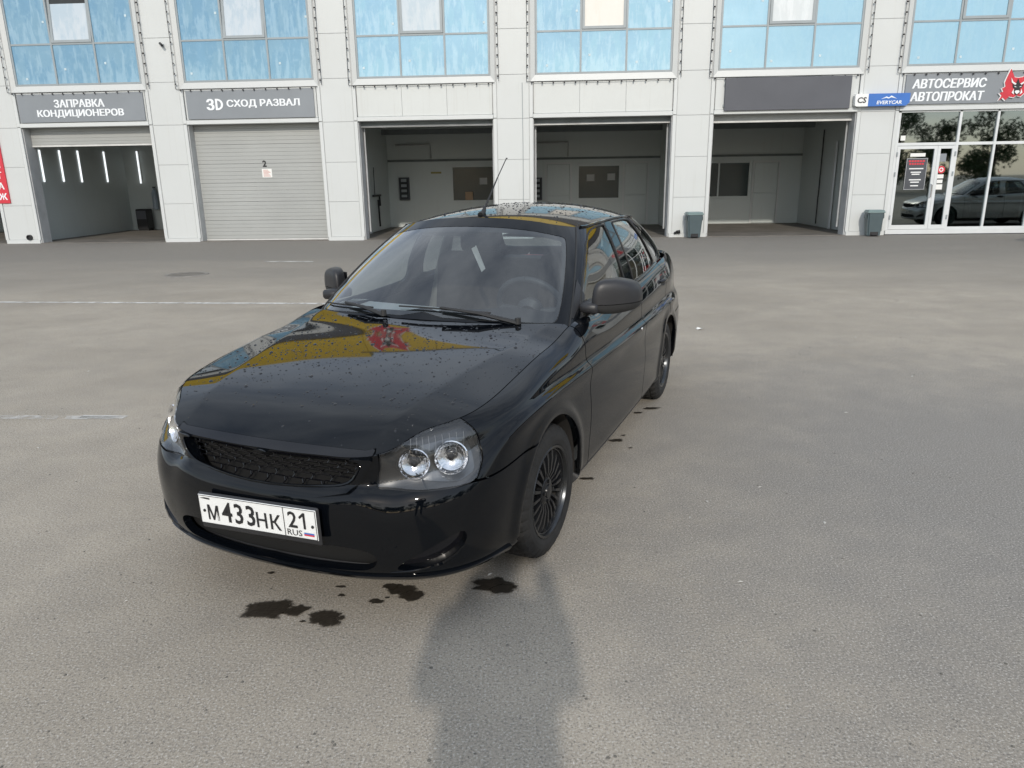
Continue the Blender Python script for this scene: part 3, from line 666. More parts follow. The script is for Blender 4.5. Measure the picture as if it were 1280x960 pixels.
# tube lights in the half-open bay, along its left wall
for k, (d_, zt_, zb_) in enumerate(((1.25, 2.60, 1.70), (2.15, 2.62, 1.70), (3.05, 2.64, 1.68), (4.45, 2.66, 1.68))):
    w_ = ('first', 'second', 'third', 'fourth')[k]
    t = thing('tube_lamp', f'{w_} of the lit vertical tube lamps on the left wall counted from the door', 'lamp', mat_w=bmat(uL(0)-.47, d_, zb_), group='vertical tube lamps in the half-open bay')
    MB().tube([(0, 0, 0), (0, 0, zt_-zb_)], .024, 8).build('tube', MAT['tube'], t); MB().box(-.03, -.025, -.04, .04, -.03, zt_-zb_+.03).build('holder', MAT['trim'], t)
t = thing('tube_lamp', 'lit vertical tube lamp alone on the rear wall of the half-open bay', 'lamp', mat_w=bmat(-13.35, DEPTH-.06, 1.62), group='vertical tube lamps in the half-open bay')
MB().tube([(0, 0, 0), (0, 0, 1.08)], .024, 8).build('tube', MAT['tube'], t); MB().box(-.04, .04, .03, .05, -.03, 1.1).build('holder', MAT['trim'], t)
# things inside the bays
t = thing('gas_cylinder', 'pale blue gas cylinder hung on the rear wall of the half-open bay', 'cylinder', mat_w=bmat(-12.86, 5.44, .72)); MB().lathe([(.07, 0), (.095, .02), (.095, .56), (.06, .66), (.025, .69), (.025, .76)], 14, Matrix.Rotation(R(90), 4, 'X')).build('bottle', simple('pale_blue_steel', (.30, .36, .42), .4), t, smooth=40); MB().tube([(-.04, 0, .76), (.04, 0, .76)], .025, 6).build('valve', MAT['black'], t)
t = thing('service_cabinet', 'small dark service cabinet on the floor at the rear of the half-open bay', 'cabinet', mat_w=bmat(-13.2, 5.2, .012)); MB().box(-.20, .20, -.2, .2, .05, .74, ch=.02).build('case', MAT['black'], t); MB().box(-.17, .17, -.212, -.202, .40, .68).build('panel', MAT['sign_dark'], t); MB().box(-.18, .18, -.16, .16, .0, .05).build('base', MAT['rubber'], t)
def cabinet(x, z0, z1, x1, lab):
    t = thing('wall_cabinet', lab, 'cabinet', mat_w=bmat(x, DEPTH-.14, z0)); w_ = x1-x
    MB().box(0, w_, 0, .135, 0, z1-z0, ch=.006).build('case', MAT['band'], t); MB().box(.04, w_-.04, -.008, -.001, .05, z1-z0-.05).build('door', MAT['darkroom'], t)
    mb = MB(); rr = random.Random(5)
    for k in range(4): mb.box(.08, w_-.08, -.02, -.009, .10+k*.17, .10+k*.17+rr.uniform(.05, .10))
    mb.build('gauges', MAT['alu'], t)
cabinet(-4.14, .93, 1.69, -3.79, 'dark glazed cabinet on the rear wall of the left open bay'); cabinet(.46, .87, 1.62, .80, 'dark glazed cabinet on the rear wall of the middle open bay')
t = thing('wall_box', 'pale metal cabinet on the right wall of the bay under the blank sign', 'cabinet', mat_w=bmat(uL(4)+W+.49, 1.1, .35)); MB().box(-.16, 0, -.45, .45, 0, .75, ch=.01).build('case', MAT['interior'], t); MB().box(-.17, 0, -.46, .46, .755, .83).build('top', MAT['joint'], t)
t = thing('tyre_lever_rack', 'dark tool rack on the left wall of the left open bay', 'rack', mat_w=bmat(uL(2)-.49, 3.6, 1.1)); MB().box(.0, .06, -.5, .5, 0, .06).tube([(.04, -.3, .05), (.04, -.28, .9)], .015, 5).tube([(.04, .1, -.1), (.05, .13, -.95)], .03, 5).tube([(.04, .3, .0), (.05, .3, -.3)], .03, 5).build('rack', MAT['black'], t)
for (x, z, lab) in ((-2.85, 1.80, 'yellow warning strip on the rear wall of the left open bay'), (1.35, 1.74, 'yellow warning strip on the rear wall of the middle open bay')):
    t = thing('warning_strip', lab, 'sign', mat_w=bmat(x, DEPTH-.008, z)); MB().box(-.18, .18, 0, .006, 0, .06).build('sheet', simple('dull_yellow', (.33, .30, .10), .6), t)
for (x, z, lab) in ((-1.22, 1.42, 'paper sheet behind the rear window of the left open bay'), (2.45, 1.48, 'left paper sheet in the rear window of the middle open bay'), (3.15, 1.50, 'right paper sheet in the rear window of the middle open bay')):
    t = thing('paper_sheet', lab, 'paper', mat_w=bmat(x, DEPTH-.03, z)); MB().box(-.13, .13, 0, .006, 0, .22).build('sheet', simple('dim_paper', (.45, .46, .44), .7), t)
t = thing('cardboard_box', 'brown box standing in the rear window of the left open bay', 'box', mat_w=bmat(-1.72, DEPTH-.12, .91)); MB().box(-.13, .13, 0, .08, 0, .27, ch=.006).build('carton', simple('brown_card', (.40, .28, .18), .8), t)
# things behind the office glass
t = thing('office_bin', 'pale bin standing behind the office glass', 'bin', mat_w=bmat(13.05, .75, .013)); MB().lathe([(.20, 0), (.25, .48), (.26, .50), (.24, .50), (.22, .05), (.001, .05)], 18, Matrix.Rotation(R(90), 4, 'X')).build('tub', simple('pale_tub', (.36, .38, .37), .6), t, smooth=40); MB().lathe([(.262, .47), (.27, .49), (.262, .51)], 18, Matrix.Rotation(R(90), 4, 'X')).build('rim', MAT['alu'], t)
t = thing('display_stand', 'pale narrow display stand behind the office glass', 'stand', mat_w=bmat(11.95, .55, .013)); MB().box(-.16, .16, -.12, .12, .0, .06).box(-.13, .13, -.02, .02, .06, .66, ch=.01).build('stand', simple('pale_stand', (.40, .45, .42), .6), t); MB().tube([(-.25, -.2, .0), (-.36, -.2, .75)], .012, 5).build('rod', MAT['alu'], t)
# ---------- body surface of the car ----------
# ---------- smooth curve and surface helpers ----------
def cspline(t, Y, q):
    """natural C2 cubic spline through (t, Y) evaluated at q (Y may be vector valued)"""
    t = np.asarray(t, float); Y = np.asarray(Y, float); q = np.asarray(q, float)
    n = len(t); h = np.diff(t)
    A = np.zeros((n, n)); B = np.zeros(Y.shape)
    A[0, 0] = A[-1, -1] = 1
    for i in range(1, n-1):
        A[i, i-1] = h[i-1]; A[i, i] = 2*(h[i-1]+h[i]); A[i, i+1] = h[i]
        B[i] = 6*((Y[i+1]-Y[i])/h[i]-(Y[i]-Y[i-1])/h[i-1])
    M = np.linalg.solve(A, B.reshape(n, -1)).reshape(B.shape)
    k = np.clip(np.searchsorted(t, q)-1, 0, n-2)
    hh = h[k]; a = (t[k+1]-q)/hh; b = (q-t[k])/hh
    if Y.ndim > 1:
        sh = (-1,)+(1,)*(Y.ndim-1); a = a.reshape(sh); b = b.reshape(sh); hh = hh.reshape(sh)
    return a*Y[k]+b*Y[k+1]+((a**3-a)*M[k]+(b**3-b)*M[k+1])*hh**2/6
def chord(P):
    return np.r_[0, np.cumsum(np.linalg.norm(np.diff(P, axis=0), axis=1))]
def sstep(x): x = np.clip(x, 0, 1); return x*x*(3-2*x)
HX = [.87, .82, .78, .74, .70, .60, .50, .30, .10, -.10, -.28, -.42, -.55]
HC = [.640, .673, .698, .719, .738, .7755, .8005, .836, .8638, .8868, .9099, .9378, .9707]
HE = [.51, .575, .625, .667, .7015, .760, .789, .8195, .847, .872, .889, .9165, .9345]
def hood_z(x, y):
    o = np.argsort(HX); X = np.array(HX)[o]
    x = np.asarray(x, float); y = np.abs(np.asarray(y, float))
    sh = np.broadcast(x, y).shape; x = np.broadcast_to(x, sh).ravel(); y = np.broadcast_to(y, sh).ravel()
    zc = cspline(X, np.array(HC)[o], np.clip(x, -.55, .87)); ze = cspline(X, np.array(HE)[o], np.clip(x, -.55, .87))
    z = zc-(zc-ze)*(y/.72)**2.3
    yc = .40+(.80-x)*.19                     # the feature line of the bonnet
    d = y-yc; sp = .5*(d+np.sqrt(d*d+.008**2))
    z = z-.10*sp*sstep((.80-x)/.25)+.045*(1-.0)*.5*(yc*0)
    return z.reshape(sh)
# stations: mid outline x,y | crease height | top edge x,y (z from hood_z or given)
ST = [(.866, 0, .566, .820, 0, None), (.862, .14, .566, .818, .13, None), (.848, .28, .567, .806, .265, None), (.820, .42, .572, .786, .388, None),
      (.798, .485, .574, .757, .462, None), (.770, .555, .580, .704, .514, None), (.690, .670, .598, .629, .563, None), (.585, .748, .640, .551, .630, None),
      (.450, .790, .700, .440, .680, None), (.25, .812, .735, .22, .700, None), (0, .822, .747, -.02, .709, None), (-.25, .829, .747, -.25, .717, None),
      (-.5, .834, .745, -.5, .727, None), (-.85, .838, .743, -.85, .733, .912), (-1.25, .840, .741, -1.25, .736, .926), (-1.65, .839, .739, -1.65, .738, .944),
      (-2.05, .834, .737, -2.05, .736, .966), (-2.4, .826, .735, -2.4, .725, .985), (-2.7, .818, .733, -2.68, .715, 1.0), (-2.98, .80, .731, -2.94, .690, 1.010),
      (-3.22, .75, .729, -3.15, .63, 1.015), (-3.38, .62, .729, -3.29, .50, 1.012), (-3.45, .40, .729, -3.355, .32, 1.01), (-3.475, .19, .729, -3.38, .16, 1.01), (-3.48, 0, .729, -3.385, 0, 1.01)]
# row templates: (inset, z) up to the crease
FR = [(.085, .205), (.040, .228), (.012, .29), (.002, .37), (.0, .44), (.007, .505), (.022, .540), (.047, .566)]
CO = [(.080, .205), (.038, .230), (.012, .29), (.002, .38), (.0, .45), (.010, .522), (.032, .562), (.064, .590)]
SI = [(.060, .195), (.026, .225), (.008, .31), (.0, .43), (.0, .57), (.0, .68), (.002, .735), (.016, .747)]
RE = [(.060, .25), (.025, .28), (.006, .36), (.0, .46), (.0, .57), (.008, .65), (.02, .70), (.035, .729)]
KT = ['F', 'F', 'F', 'F', 'C', 'C', 'C', 'C', 'M', 'S', 'S', 'S', 'S', 'S', 'S', 'S', 'S', 'S', 'S', 'R', 'R', 'R', 'R', 'R', 'R']
NS, NV = 420, 64
def body_shell():
    M = np.array([s[:2] for s in ST]); sM = chord(M)
    q = np.linspace(0, sM[-1], NS)
    mid = cspline(sM, M, q); mid[0, 1] = 0; mid[-1, 1] = 0
    tan = np.gradient(mid, axis=0); tan /= np.linalg.norm(tan, axis=1)[:, None]
    tan[0] = (0, 1); tan[-1] = (0, -1)
    nin = np.c_[tan[:, 1], -tan[:, 0]]*-1     # inward
    rows = []
    for k, s in zip(KT, ST):
        t = {'F': FR, 'C': CO, 'S': SI, 'R': RE}.get(k)
        if k == 'M': t = [(.5*(a+c), .5*(b+d)) for (a, b), (c, d) in zip(CO, SI)]
        t = np.array(t); z = t[:, 1].copy()
        z[5:] += (s[2]-t[7, 1]); z[4] += .5*(s[2]-t[7, 1])
        rows.append(np.c_[t[:, 0], z])
    rows = cspline(sM, np.array(rows), q)     # NS,8,2
    T = np.array([(s[3], s[4], s[5] if s[5] else float(hood_z(s[3], s[4]))) for s in ST])
    T = cspline(sM, T, q); T[0, 1] = 0; T[-1, 1] = 0
    fr = q < sM[12]
    T[fr, 2] = hood_z(T[fr, 0], T[fr, 1])
    P = np.zeros((NS, 12, 3))
    for j in range(8):
        P[:, j, :2] = mid+nin*rows[:, j, 0:1]; P[:, j, 2] = rows[:, j, 1]
    A = P[:, 7]; B = np.zeros((NS, 3))
    w = .30*sstep((q-sM[5])/(sM[9]-sM[5]))*sstep((sM[-1]-q)/.6)
    B[:, :2] = A[:, :2]+(T[:, :2]-A[:, :2])*(.52-w)[:, None]
    lift = .012+.010*sstep((q-sM[12])/.4)
    B[:, 2] = np.maximum(T[:, 2]-lift, A[:, 2]+.3*(T[:, 2]-A[:, 2]))
    for j, t in zip(range(8, 12), (.28, .55, .8, 1.)):
        P[:, j] = (1-t)**2*A+2*t*(1-t)*B+t*t*T
    # resample across rows
    out = np.zeros((NS, NV, 3)); 
    for i in range(NS):
        c = chord(P[i]); 
        out[i] = cspline(c, P[i], np.linspace(0, c[-1], NV))
    out[0, :, 1] = 0; out[-1, :, 1] = 0
    L = np.repeat(q[:, None], NV, 1)
    # flares round the wheel openings
    for xc in (0.03, -2.492):
        m = (np.abs(out[..., 0]-xc) < .6) & (out[..., 1] > .6)
        r = np.hypot(out[..., 0]-xc, out[..., 2]-.30)
        b = .013*np.exp(-((r-.35)/.035)**2)*m*(out[..., 2] > .16)*sstep((.74-out[..., 2])/.08)
        out[..., 1] += b
    return out, np.stack([L, out[..., 2]], -1), sM
GB = [(-.345, 0, .925), (-.36, .25, .923), (-.40, .48, .915), (-.455, .645, .905), (-.53, .712, .900), (-.66, .728, .905), (-1.0, .735, .915), (-1.4, .738, .931), (-1.8, .739, .950),
      (-2.2, .731, .974), (-2.55, .708, .994), (-2.85, .672, 1.005), (-3.03, .59, 1.012), (-3.11, .40, 1.015), (-3.14, .2, 1.015), (-3.15, 0, 1.015)]
GT = [(-1.02, 0), (-1.03, .2), (-1.06, .37), (-1.11, .475), (-1.19, .535), (-1.30, .557), (-1.5, .567), (-1.7, .571), (-1.9, .571), (-2.1, .566), (-2.3, .555), (-2.45, .53), (-2.51, .47), (-2.53, .36), (-2.54, .2), (-2.54, 0)]
RX = [-.9, -1.02, -1.2, -1.5, -1.8, -2.1, -2.35, -2.55, -2.7]
RC = [1.350, 1.374, 1.399, 1.421, 1.428, 1.419, 1.39, 1.345, 1.30]
RE_ = [1.268, 1.288, 1.305, 1.325, 1.334, 1.328, 1.307, 1.27, 1.23]
def roof_z(x, y):
    o = np.argsort(RX); X = np.array(RX)[o]
    x = np.asarray(x, float); y = np.abs(np.asarray(y, float)); sh = np.broadcast(x, y).shape
    x = np.broadcast_to(x, sh).ravel(); y = np.broadcast_to(y, sh).ravel()
    zc = cspline(X, np.array(RC)[o], x); ze = cspline(X, np.array(RE_)[o], x)
    return (zc-(zc-ze)*(y/.572)**2.3).reshape(sh)
NG, NGV = 330, 34
def house_shell():
    B = np.array(GB); s = chord(B); q = np.linspace(0, s[-1], NG)
    T = np.array([(x, y, float(roof_z(x, y))) for x, y in GT])
    b = cspline(s, B, q); t = cspline(s, T, q); t[:, 2] = roof_z(t[:, 0], t[:, 1])
    b[0, 1] = t[0, 1] = b[-1, 1] = t[-1, 1] = 0
    v = np.linspace(0, 1, NGV)[None, :, None]
    P = b[:, None]*(1-v)+t[:, None]*v
    mid = .5*(b+t); tg = np.gradient(mid, axis=0); up = t-b
    n = np.cross(tg, up); n /= np.linalg.norm(n, axis=1)[:, None]
    n[0, 1] = 0; n[-1, 1] = 0
    side = np.where(n[:, 1:2]*1 > 0, 1, 1)
    sgn = np.sign((n*np.array([[0, 0, 1]])).sum(1)); sgn[sgn == 0] = 1
    n = n*sgn[:, None]
    bul = (.016+.012*sstep(np.abs(n[:, 1])))[:, None, None]*4*v*(1-v)
    P = P+n[:, None]*bul
    P[0, :, 1] = 0; P[-1, :, 1] = 0
    Q = np.stack([np.repeat(q[:, None], NGV, 1), np.repeat(v[:, :, 0], NG, 0)*.5], -1)
    return P, Q, s
# ================= the black car =================
def car_paint(name, col):
    m, nt, b, o = new_mat(name); v = coords(nt)
    dust = noise(nt, v, 2.6, 6, .65); fine_ = noise(nt, v, 90, 2, .6)
    sp = N(nt, 'ShaderNodeSeparateXYZ'); nt.links.new(v, sp.inputs[0])
    low = remap(nt, sp.outputs['Z'], .20, .45, .10, 0.0)          # road dust thrown up on the lower body
    k = N(nt, 'ShaderNodeMath', operation='MULTIPLY'); nt.links.new(low, k.inputs[0]); nt.links.new(remap(nt, dust, .35, .7, .25, 1), k.inputs[1])
    k2 = N(nt, 'ShaderNodeMath', operation='MULTIPLY'); nt.links.new(remap(nt, sp.outputs['X'], .35, -.45, .0, 1.0), k2.inputs[0]); nt.links.new(k.outputs[0], k2.inputs[1])
    nt.links.new(mixc(nt, k2.outputs[0], col, (.11, .10, .088)), b.inputs['Base Color'])
    nt.links.new(remap(nt, k2.outputs[0], 0, .5, .035, .42), b.inputs['Roughness'])
    b.inputs['IOR'].default_value = 1.40
    bump(nt, b, noise(nt, v, 5.0, 1), .010, .02)
    return m
MAT['paint'] = car_paint('black_car_paint', (.0022, .003, .0045))
MAT['matt'] = simple('matt_black_plastic', (.022, .022, .024), .42, var=.15, bmp=.12, bscale=350)
MAT['glossblk'] = simple('gloss_black_trim', (.006, .006, .008), .12, var=.1)
MAT['tyre'] = simple('tyre_rubber', (.014, .0135, .013), .82, var=.35, scale=14, bmp=.15, bscale=120)
MAT['rim'] = simple('dark_alloy', (.014, .015, .017), .25, .3, var=.15)
MAT['rimlip'] = simple('polished_lip', (.060, .063, .067), .25, .9, var=.08)
MAT['well'] = simple('wheel_well', (.020, .018, .016), .9, var=.3)
MAT['cabin'] = simple('dark_cabin_trim', (.030, .031, .034), .7, var=.1)
MAT['seat'] = simple('dark_seat_cloth', (.085, .066, .052), .9, var=.15, scale=20)
MAT['beige'] = simple('beige_trim', (.34, .31, .26), .8, var=.08)
MAT['carglass'] = glass_mat('car_window_glass', (.72, .78, .77), 1.15, .0, .02)
MAT['screen'] = glass_mat('windscreen_glass', (.52, .57, .59), 2.2, .0, .03)
MAT['lens'] = glass_mat('clear_lamp_lens', (.86, .87, .88), 1.3, .0, .02)
MAT['tail'] = simple('red_lamp_lens', (.25, .01, .01), .1)
MAT['visor'] = simple('grey_visor', (.20, .20, .20), .8)
MAT['satin'] = simple('satin_brightening_band', (.17, .175, .18), .30, 1.0, var=.08, bmp=.3, bscale=30)
MAT['void'] = simple('dark_void', (.004, .004, .004), .9)
MAT['lampdark'] = simple('lamp_bezel', (.040, .041, .043), .32, .0)
MAT['lens_line'] = simple('pale_lens_line', (.24, .245, .25), .4)
MAT['facet'] = simple('faceted_reflector', (.92, .93, .95), .07, 1.0, var=.02, bmp=.9, bscale=38)
MAT['drop'] = simple('water_drop_on_black_paint', (.012, .013, .016), .05)

CX, CY, CTH = -.577, 3.191, -1.9626
car = thing('black_car', 'shiny black liftback car with open number plate and black multi-spoke wheels, wet with drops', 'car', (CX, CY, 0), CTH)
car['label'] = 'shiny black liftback car parked in front of the white service building, wet with drops'
PS, QS, SM_ = body_shell(); PG, QG, SG_ = house_shell()
def normals(Pg):
    a = np.gradient(Pg, axis=0); c_ = np.gradient(Pg, axis=1); n = np.cross(a, c_)
    n /= np.maximum(np.linalg.norm(n, axis=2, keepdims=True), 1e-9); return n
NSH = normals(PS); NSH *= np.sign(NSH[NS//2, NV//2, 1]); NGH = normals(PG); NGH *= np.sign(NGH[NG//2, NGV//2, 1])
for A_ in (NSH, NGH):
    A_[0, :, 1] = 0; A_[-1, :, 1] = 0
def sd_poly(Q, poly):
    """signed distance, positive inside"""
    p = Q.reshape(-1, 2); poly = np.array(poly, float); n = len(poly)
    d = np.full(len(p), 1e9); ins = np.zeros(len(p), bool)
    for i in range(n):
        a, b_ = poly[i], poly[(i+1) % n]; e = b_-a; w = p-a
        t = np.clip((w@e)/max(e@e, 1e-12), 0, 1); d = np.minimum(d, np.hypot(*(w-t[:, None]*e).T))
        c1 = (a[1] <= p[:, 1]) != (b_[1] <= p[:, 1])
        with np.errstate(all='ignore'): xi = a[0]+(p[:, 1]-a[1])*e[0]/e[1]
        ins ^= c1 & (p[:, 0] < xi)
    return np.where(ins, d, -d).reshape(Q.shape[:2])
def smooth_poly(pts, n=6):
    """closed rounded outline through corner-cut points"""
    P_ = np.array(pts, float)
    for _ in range(2):
        P_ = np.concatenate([np.stack([P_*.75+np.roll(P_, -1, 0)*.25, P_*.25+np.roll(P_, -1, 0)*.75], 1)]).reshape(-1, 2)
    return P_
def circ(Q, c_, r): return np.hypot(Q[..., 0]-c_[0], Q[..., 1]-c_[1])-r      # positive outside
def cut(Pg, Ng, d):
    """keep the part of a grid where d > 0, with clean cut edges"""
    n, m_ = d.shape; V = []; NN = []; F = []; idx = {}
    def gv(i, j):
        k = (i, j)
        if k not in idx: idx[k] = len(V); V.append(Pg[i, j]); NN.append(Ng[i, j])
        return idx[k]
    def ev(a, b_):
        if a > b_: a, b_ = b_, a
        k = (a, b_)
        if k not in idx:
            da, db = d[a], d[b_]; t = da/(da-db); t = min(max(t, 1e-4), 1-1e-4)
            idx[k] = len(V); V.append(Pg[a]*(1-t)+Pg[b_]*t); NN.append(Ng[a]*(1-t)+Ng[b_]*t)
        return idx[k]
    pos = d > 0
    cnt = pos[:-1, :-1].astype(int)+pos[1:, :-1]+pos[1:, 1:]+pos[:-1, 1:]
    for i, j in zip(*np.where(cnt > 0)):
        q = [(i, j), (i+1, j), (i+1, j+1), (i, j+1)]
        if cnt[i, j] == 4: F.append([gv(*a) for a in q]); continue
        f_ = []
        for k in range(4):
            a, b_ = q[k], q[(k+1) % 4]
            if pos[a]: f_.append(gv(*a))
            if pos[a] != pos[b_]: f_.append(ev(a, b_))
        if len(f_) >= 3: F.append(f_)
    return np.array(V).reshape(-1, 3), np.array(NN).reshape(-1, 3), F
def mirror(geo):
    V, NN, F = geo; s = np.array([1, -1, 1]); return V*s, NN*s, [f_[::-1] for f_ in F]
def weld(gA, gB):
    V, NN, F = gA; V2, N2, F2 = gB
    key = {}; 
    for i, p in enumerate(V):
        if abs(p[1]) < 1e-6: key[tuple(np.round(p, 5))] = i
    mp_ = []; Vn = list(V); Nn = list(NN)
    for p, q in zip(V2, N2):
        k = tuple(np.round(p*[1, 0, 1], 5)) if abs(p[1]) < 1e-6 else None
        if k is not None and k in key: mp_.append(key[k])
        else: mp_.append(len(Vn)); Vn.append(p); Nn.append(q)
    return np.array(Vn), np.array(Nn), F+[[mp_[i] for i in f_] for f_ in F2]
def skin(name, geo, mat, parent=car, depth=.016, lip=.0015, off=0.0, smooth=42, flip=None):
    """a panel with turned-in edges"""
    V, NN, F = geo
    if len(F) == 0: return None
    # orient faces along the surface normal
    f0 = F[len(F)//2]; a, b_, c_ = V[f0[0]], V[f0[1]], V[f0[2]]
    if np.dot(np.cross(b_-a, c_-a), NN[f0[0]]) < 0: F = [f_[::-1] for f_ in F]
    V = V+NN*off
    cnt = {}
    for f_ in F:
        for k in range(len(f_)):
            e = (f_[k], f_[(k+1) % len(f_)]); cnt[e] = cnt.get(e, 0)+1
    bd = [e for e in cnt if (e[1], e[0]) not in cnt]
    Vl = list(V); m1 = {}; F2 = [list(f_) for f_ in F]
    if depth:
        for e in bd:
            if abs(V[e[0]][1]) < 1e-6 and abs(V[e[1]][1]) < 1e-6: continue
            for q in e:
                if q not in m1:
                    nn = NN[q]/max(np.linalg.norm(NN[q]), 1e-9); m1[q] = len(Vl); Vl.append(V[q]-nn*depth)
            F2.append([e[1], e[0], m1[e[0]], m1[e[1]]])
    return mesh_obj(name, Vl, F2, mat, parent, smooth)
def both(name, geo, mat, **k):
    return [skin(name, geo, mat, **k), skin(name, mirror(geo), mat, **k)]
def centre(name, geo, mat, **k): return skin(name, weld(geo, mirror(geo)), mat, **k)
G_ = .0039                                              # half a shut line
LF, LR = 1.431, 3.923                                   # wheel centres along the unrolled side
AF = 1.398
archF = circ(QS, (AF, .293), .345); archR = circ(QS, (LR, .293), .332)
lampP = [(.456, .566), (.463, .60), (.475, .64), (.482, .70), (.60, .80), (.80, .86), (.856, .79), (.874, .75), (.886, .73), (.893, .705), (.893, .68), (.887, .655), (.872, .632), (.852, .607), (.836, .587), (.822, .572), (.80, .565), (.761, .561), (.681, .559), (.604, .558), (.525, .561), (.47, .563)]
lampD = sd_poly(QS, lampP)
# slim lines: L, z
L_, Z_ = QS[..., 0], QS[..., 1]
seamz = np.where(L_ < .83, .566, .566+.02*sstep((L_-.83)/.35))
grP = smooth_poly([(-.1, .669), (.405, .671), (.420, .648), (.352, .572), (.23, .553), (.0, .545), (-.1, .545)])
grD = sd_poly(QS, grP)
suP = [(-.1, .672), (.462, .672), (.440, .640), (.405, .590), (.355, .548), (.23, .526), (.0, .516), (-.1, .516)]; suD = sd_poly(QS, suP)
inP = [(-.1, .362), (.36, .360), (.455, .330), (.44, .272), (.36, .254), (-.1, .250)]
inD = sd_poly(QS, smooth_poly(inP))
fgP = smooth_poly([(.50, .262), (.62, .275), (.71, .305), (.775, .355), (.765, .405), (.70, .385), (.62, .345), (.545, .305)])
fgD = sd_poly(QS, fgP)
bump_up = np.where(L_ < .445, 1.0, -1.0)*0
front_reg = np.minimum(np.where(L_ < .52, .70-Z_, seamz-Z_), LF-L_+.05)
d = np.minimum.reduce([front_reg-G_, -lampD-G_, -grD, -inD, -fgD, archF])
bumperF = centre('front_bumper', cut(PS, NSH, d), MAT['paint'], depth=.03)
# grille: recessed dark backing and a honeycomb
def inset_geo(dmask, depth): return cut(PS-NSH*depth, NSH, dmask)
centre('grille_backing', inset_geo(grD+.02, .060), MAT['void'], depth=0)
# find x on the shell for a given side coordinate and height
def shell_at(l, z, inset=0.0):
    q_ = np.clip(np.interp(abs(l), QS[:, 0, 0], np.arange(NS)), 0, NS-1.001); i = int(q_); w_ = q_-i
    col_ = PS[i]*(1-w_)+PS[i+1]*w_; nrm = NSH[i]*(1-w_)+NSH[i+1]*w_; zz = col_[:, 2]
    j = int(np.clip(np.argmax(zz > z) if (zz > z).any() else NV-1, 1, NV-1)); t = (z-zz[j-1])/max(zz[j]-zz[j-1], 1e-6); t = min(max(t, 0), 1)
    p = col_[j-1]*(1-t)+col_[j]*t-(nrm[j-1]*(1-t)+nrm[j]*t)*inset
    return Vector((p[0], p[1]*(1 if l >= 0 else -1), p[2]))
mb = MB(); ch_, cw = .0165, .078
def in_gr(l, z): return float(sd_poly(np.array([[[abs(l), z]]]), grP)[0, 0])
for r in range(-1, 8):
    for k in range(-6, 7):
        l0 = k*cw+(cw/2 if r % 2 else 0); z0 = .548+r*ch_
        pts = [(l0-cw*.5, z0), (l0-cw*.38, z0+ch_*.5), (l0+cw*.38, z0+ch_*.5), (l0+cw*.5, z0), (l0+cw*.38, z0-ch_*.5)]
        for a, b_ in zip(pts[:-1], pts[1:]):
            q0, q1 = in_gr(*a) > -.002, in_gr(*b_) > -.002
            if q0 and q1: mb.tube([shell_at(a[0], a[1], .026), shell_at(b_[0], b_[1], .022)], .0021, 4, cap=False)
mb.build('grille_mesh', MAT['glossblk'], car)
fr = MB(); gp = [p for p in grP if p[0] > -.02]
ring = sorted([tuple(p) for p in grP if p[0] >= 0], key=lambda p: -math.atan2(p[1]-.60, p[0]-.19))
bot = [(l, z) for l, z in grP if z < .652 and l > 0]; bot.sort(key=lambda p: (p[0] if p[1] < .60 else .37+p[1]))
path = [shell_at(-l, z, -.011) for l, z in reversed(bot)]+[shell_at(l, z, -.011) for l, z in bot]
fr.tube(path, .0055, 6); fr.build('grille_frame', MAT['paint'], car, smooth=60)
centre('grille_surround', cut(PS, NSH, np.minimum.reduce([suD, -grD])), MAT['paint'], depth=.03, off=.011)
lipD = np.minimum.reduce([.243-Z_, 1.02-L_, archF-.004]); centre('bumper_lip', cut(PS, NSH, lipD), MAT['paint'], depth=.02, off=.009)
# lower intake and side scoops
centre('lower_intake', inset_geo(inD+.03, .045), MAT['void'], depth=0)
both('side_scoop', inset_geo(fgD+.02, .028), MAT['glossblk'], depth=0)
sc = [shell_at(l, z, -.0005) for l, z in [(.49, .256), (.56, .262), (.62, .270), (.68, .286), (.73, .313), (.765, .345)]]
for e in (1, -1): MB().tube([Vector((p.x, p.y*e, p.z)) for p in sc], [.002, .006, .008, .008, .006, .002], 6).build('scoop_edge', MAT['paint'], car, smooth=60)
lipp = [shell_at(l, .212, .045) for l in np.linspace(-.95, .95, 25)]
MB().tube([p-Vector((0, 0, .004)) for p in lipp], .011, 6).build('lower_lip', MAT['matt'], car, smooth=60)
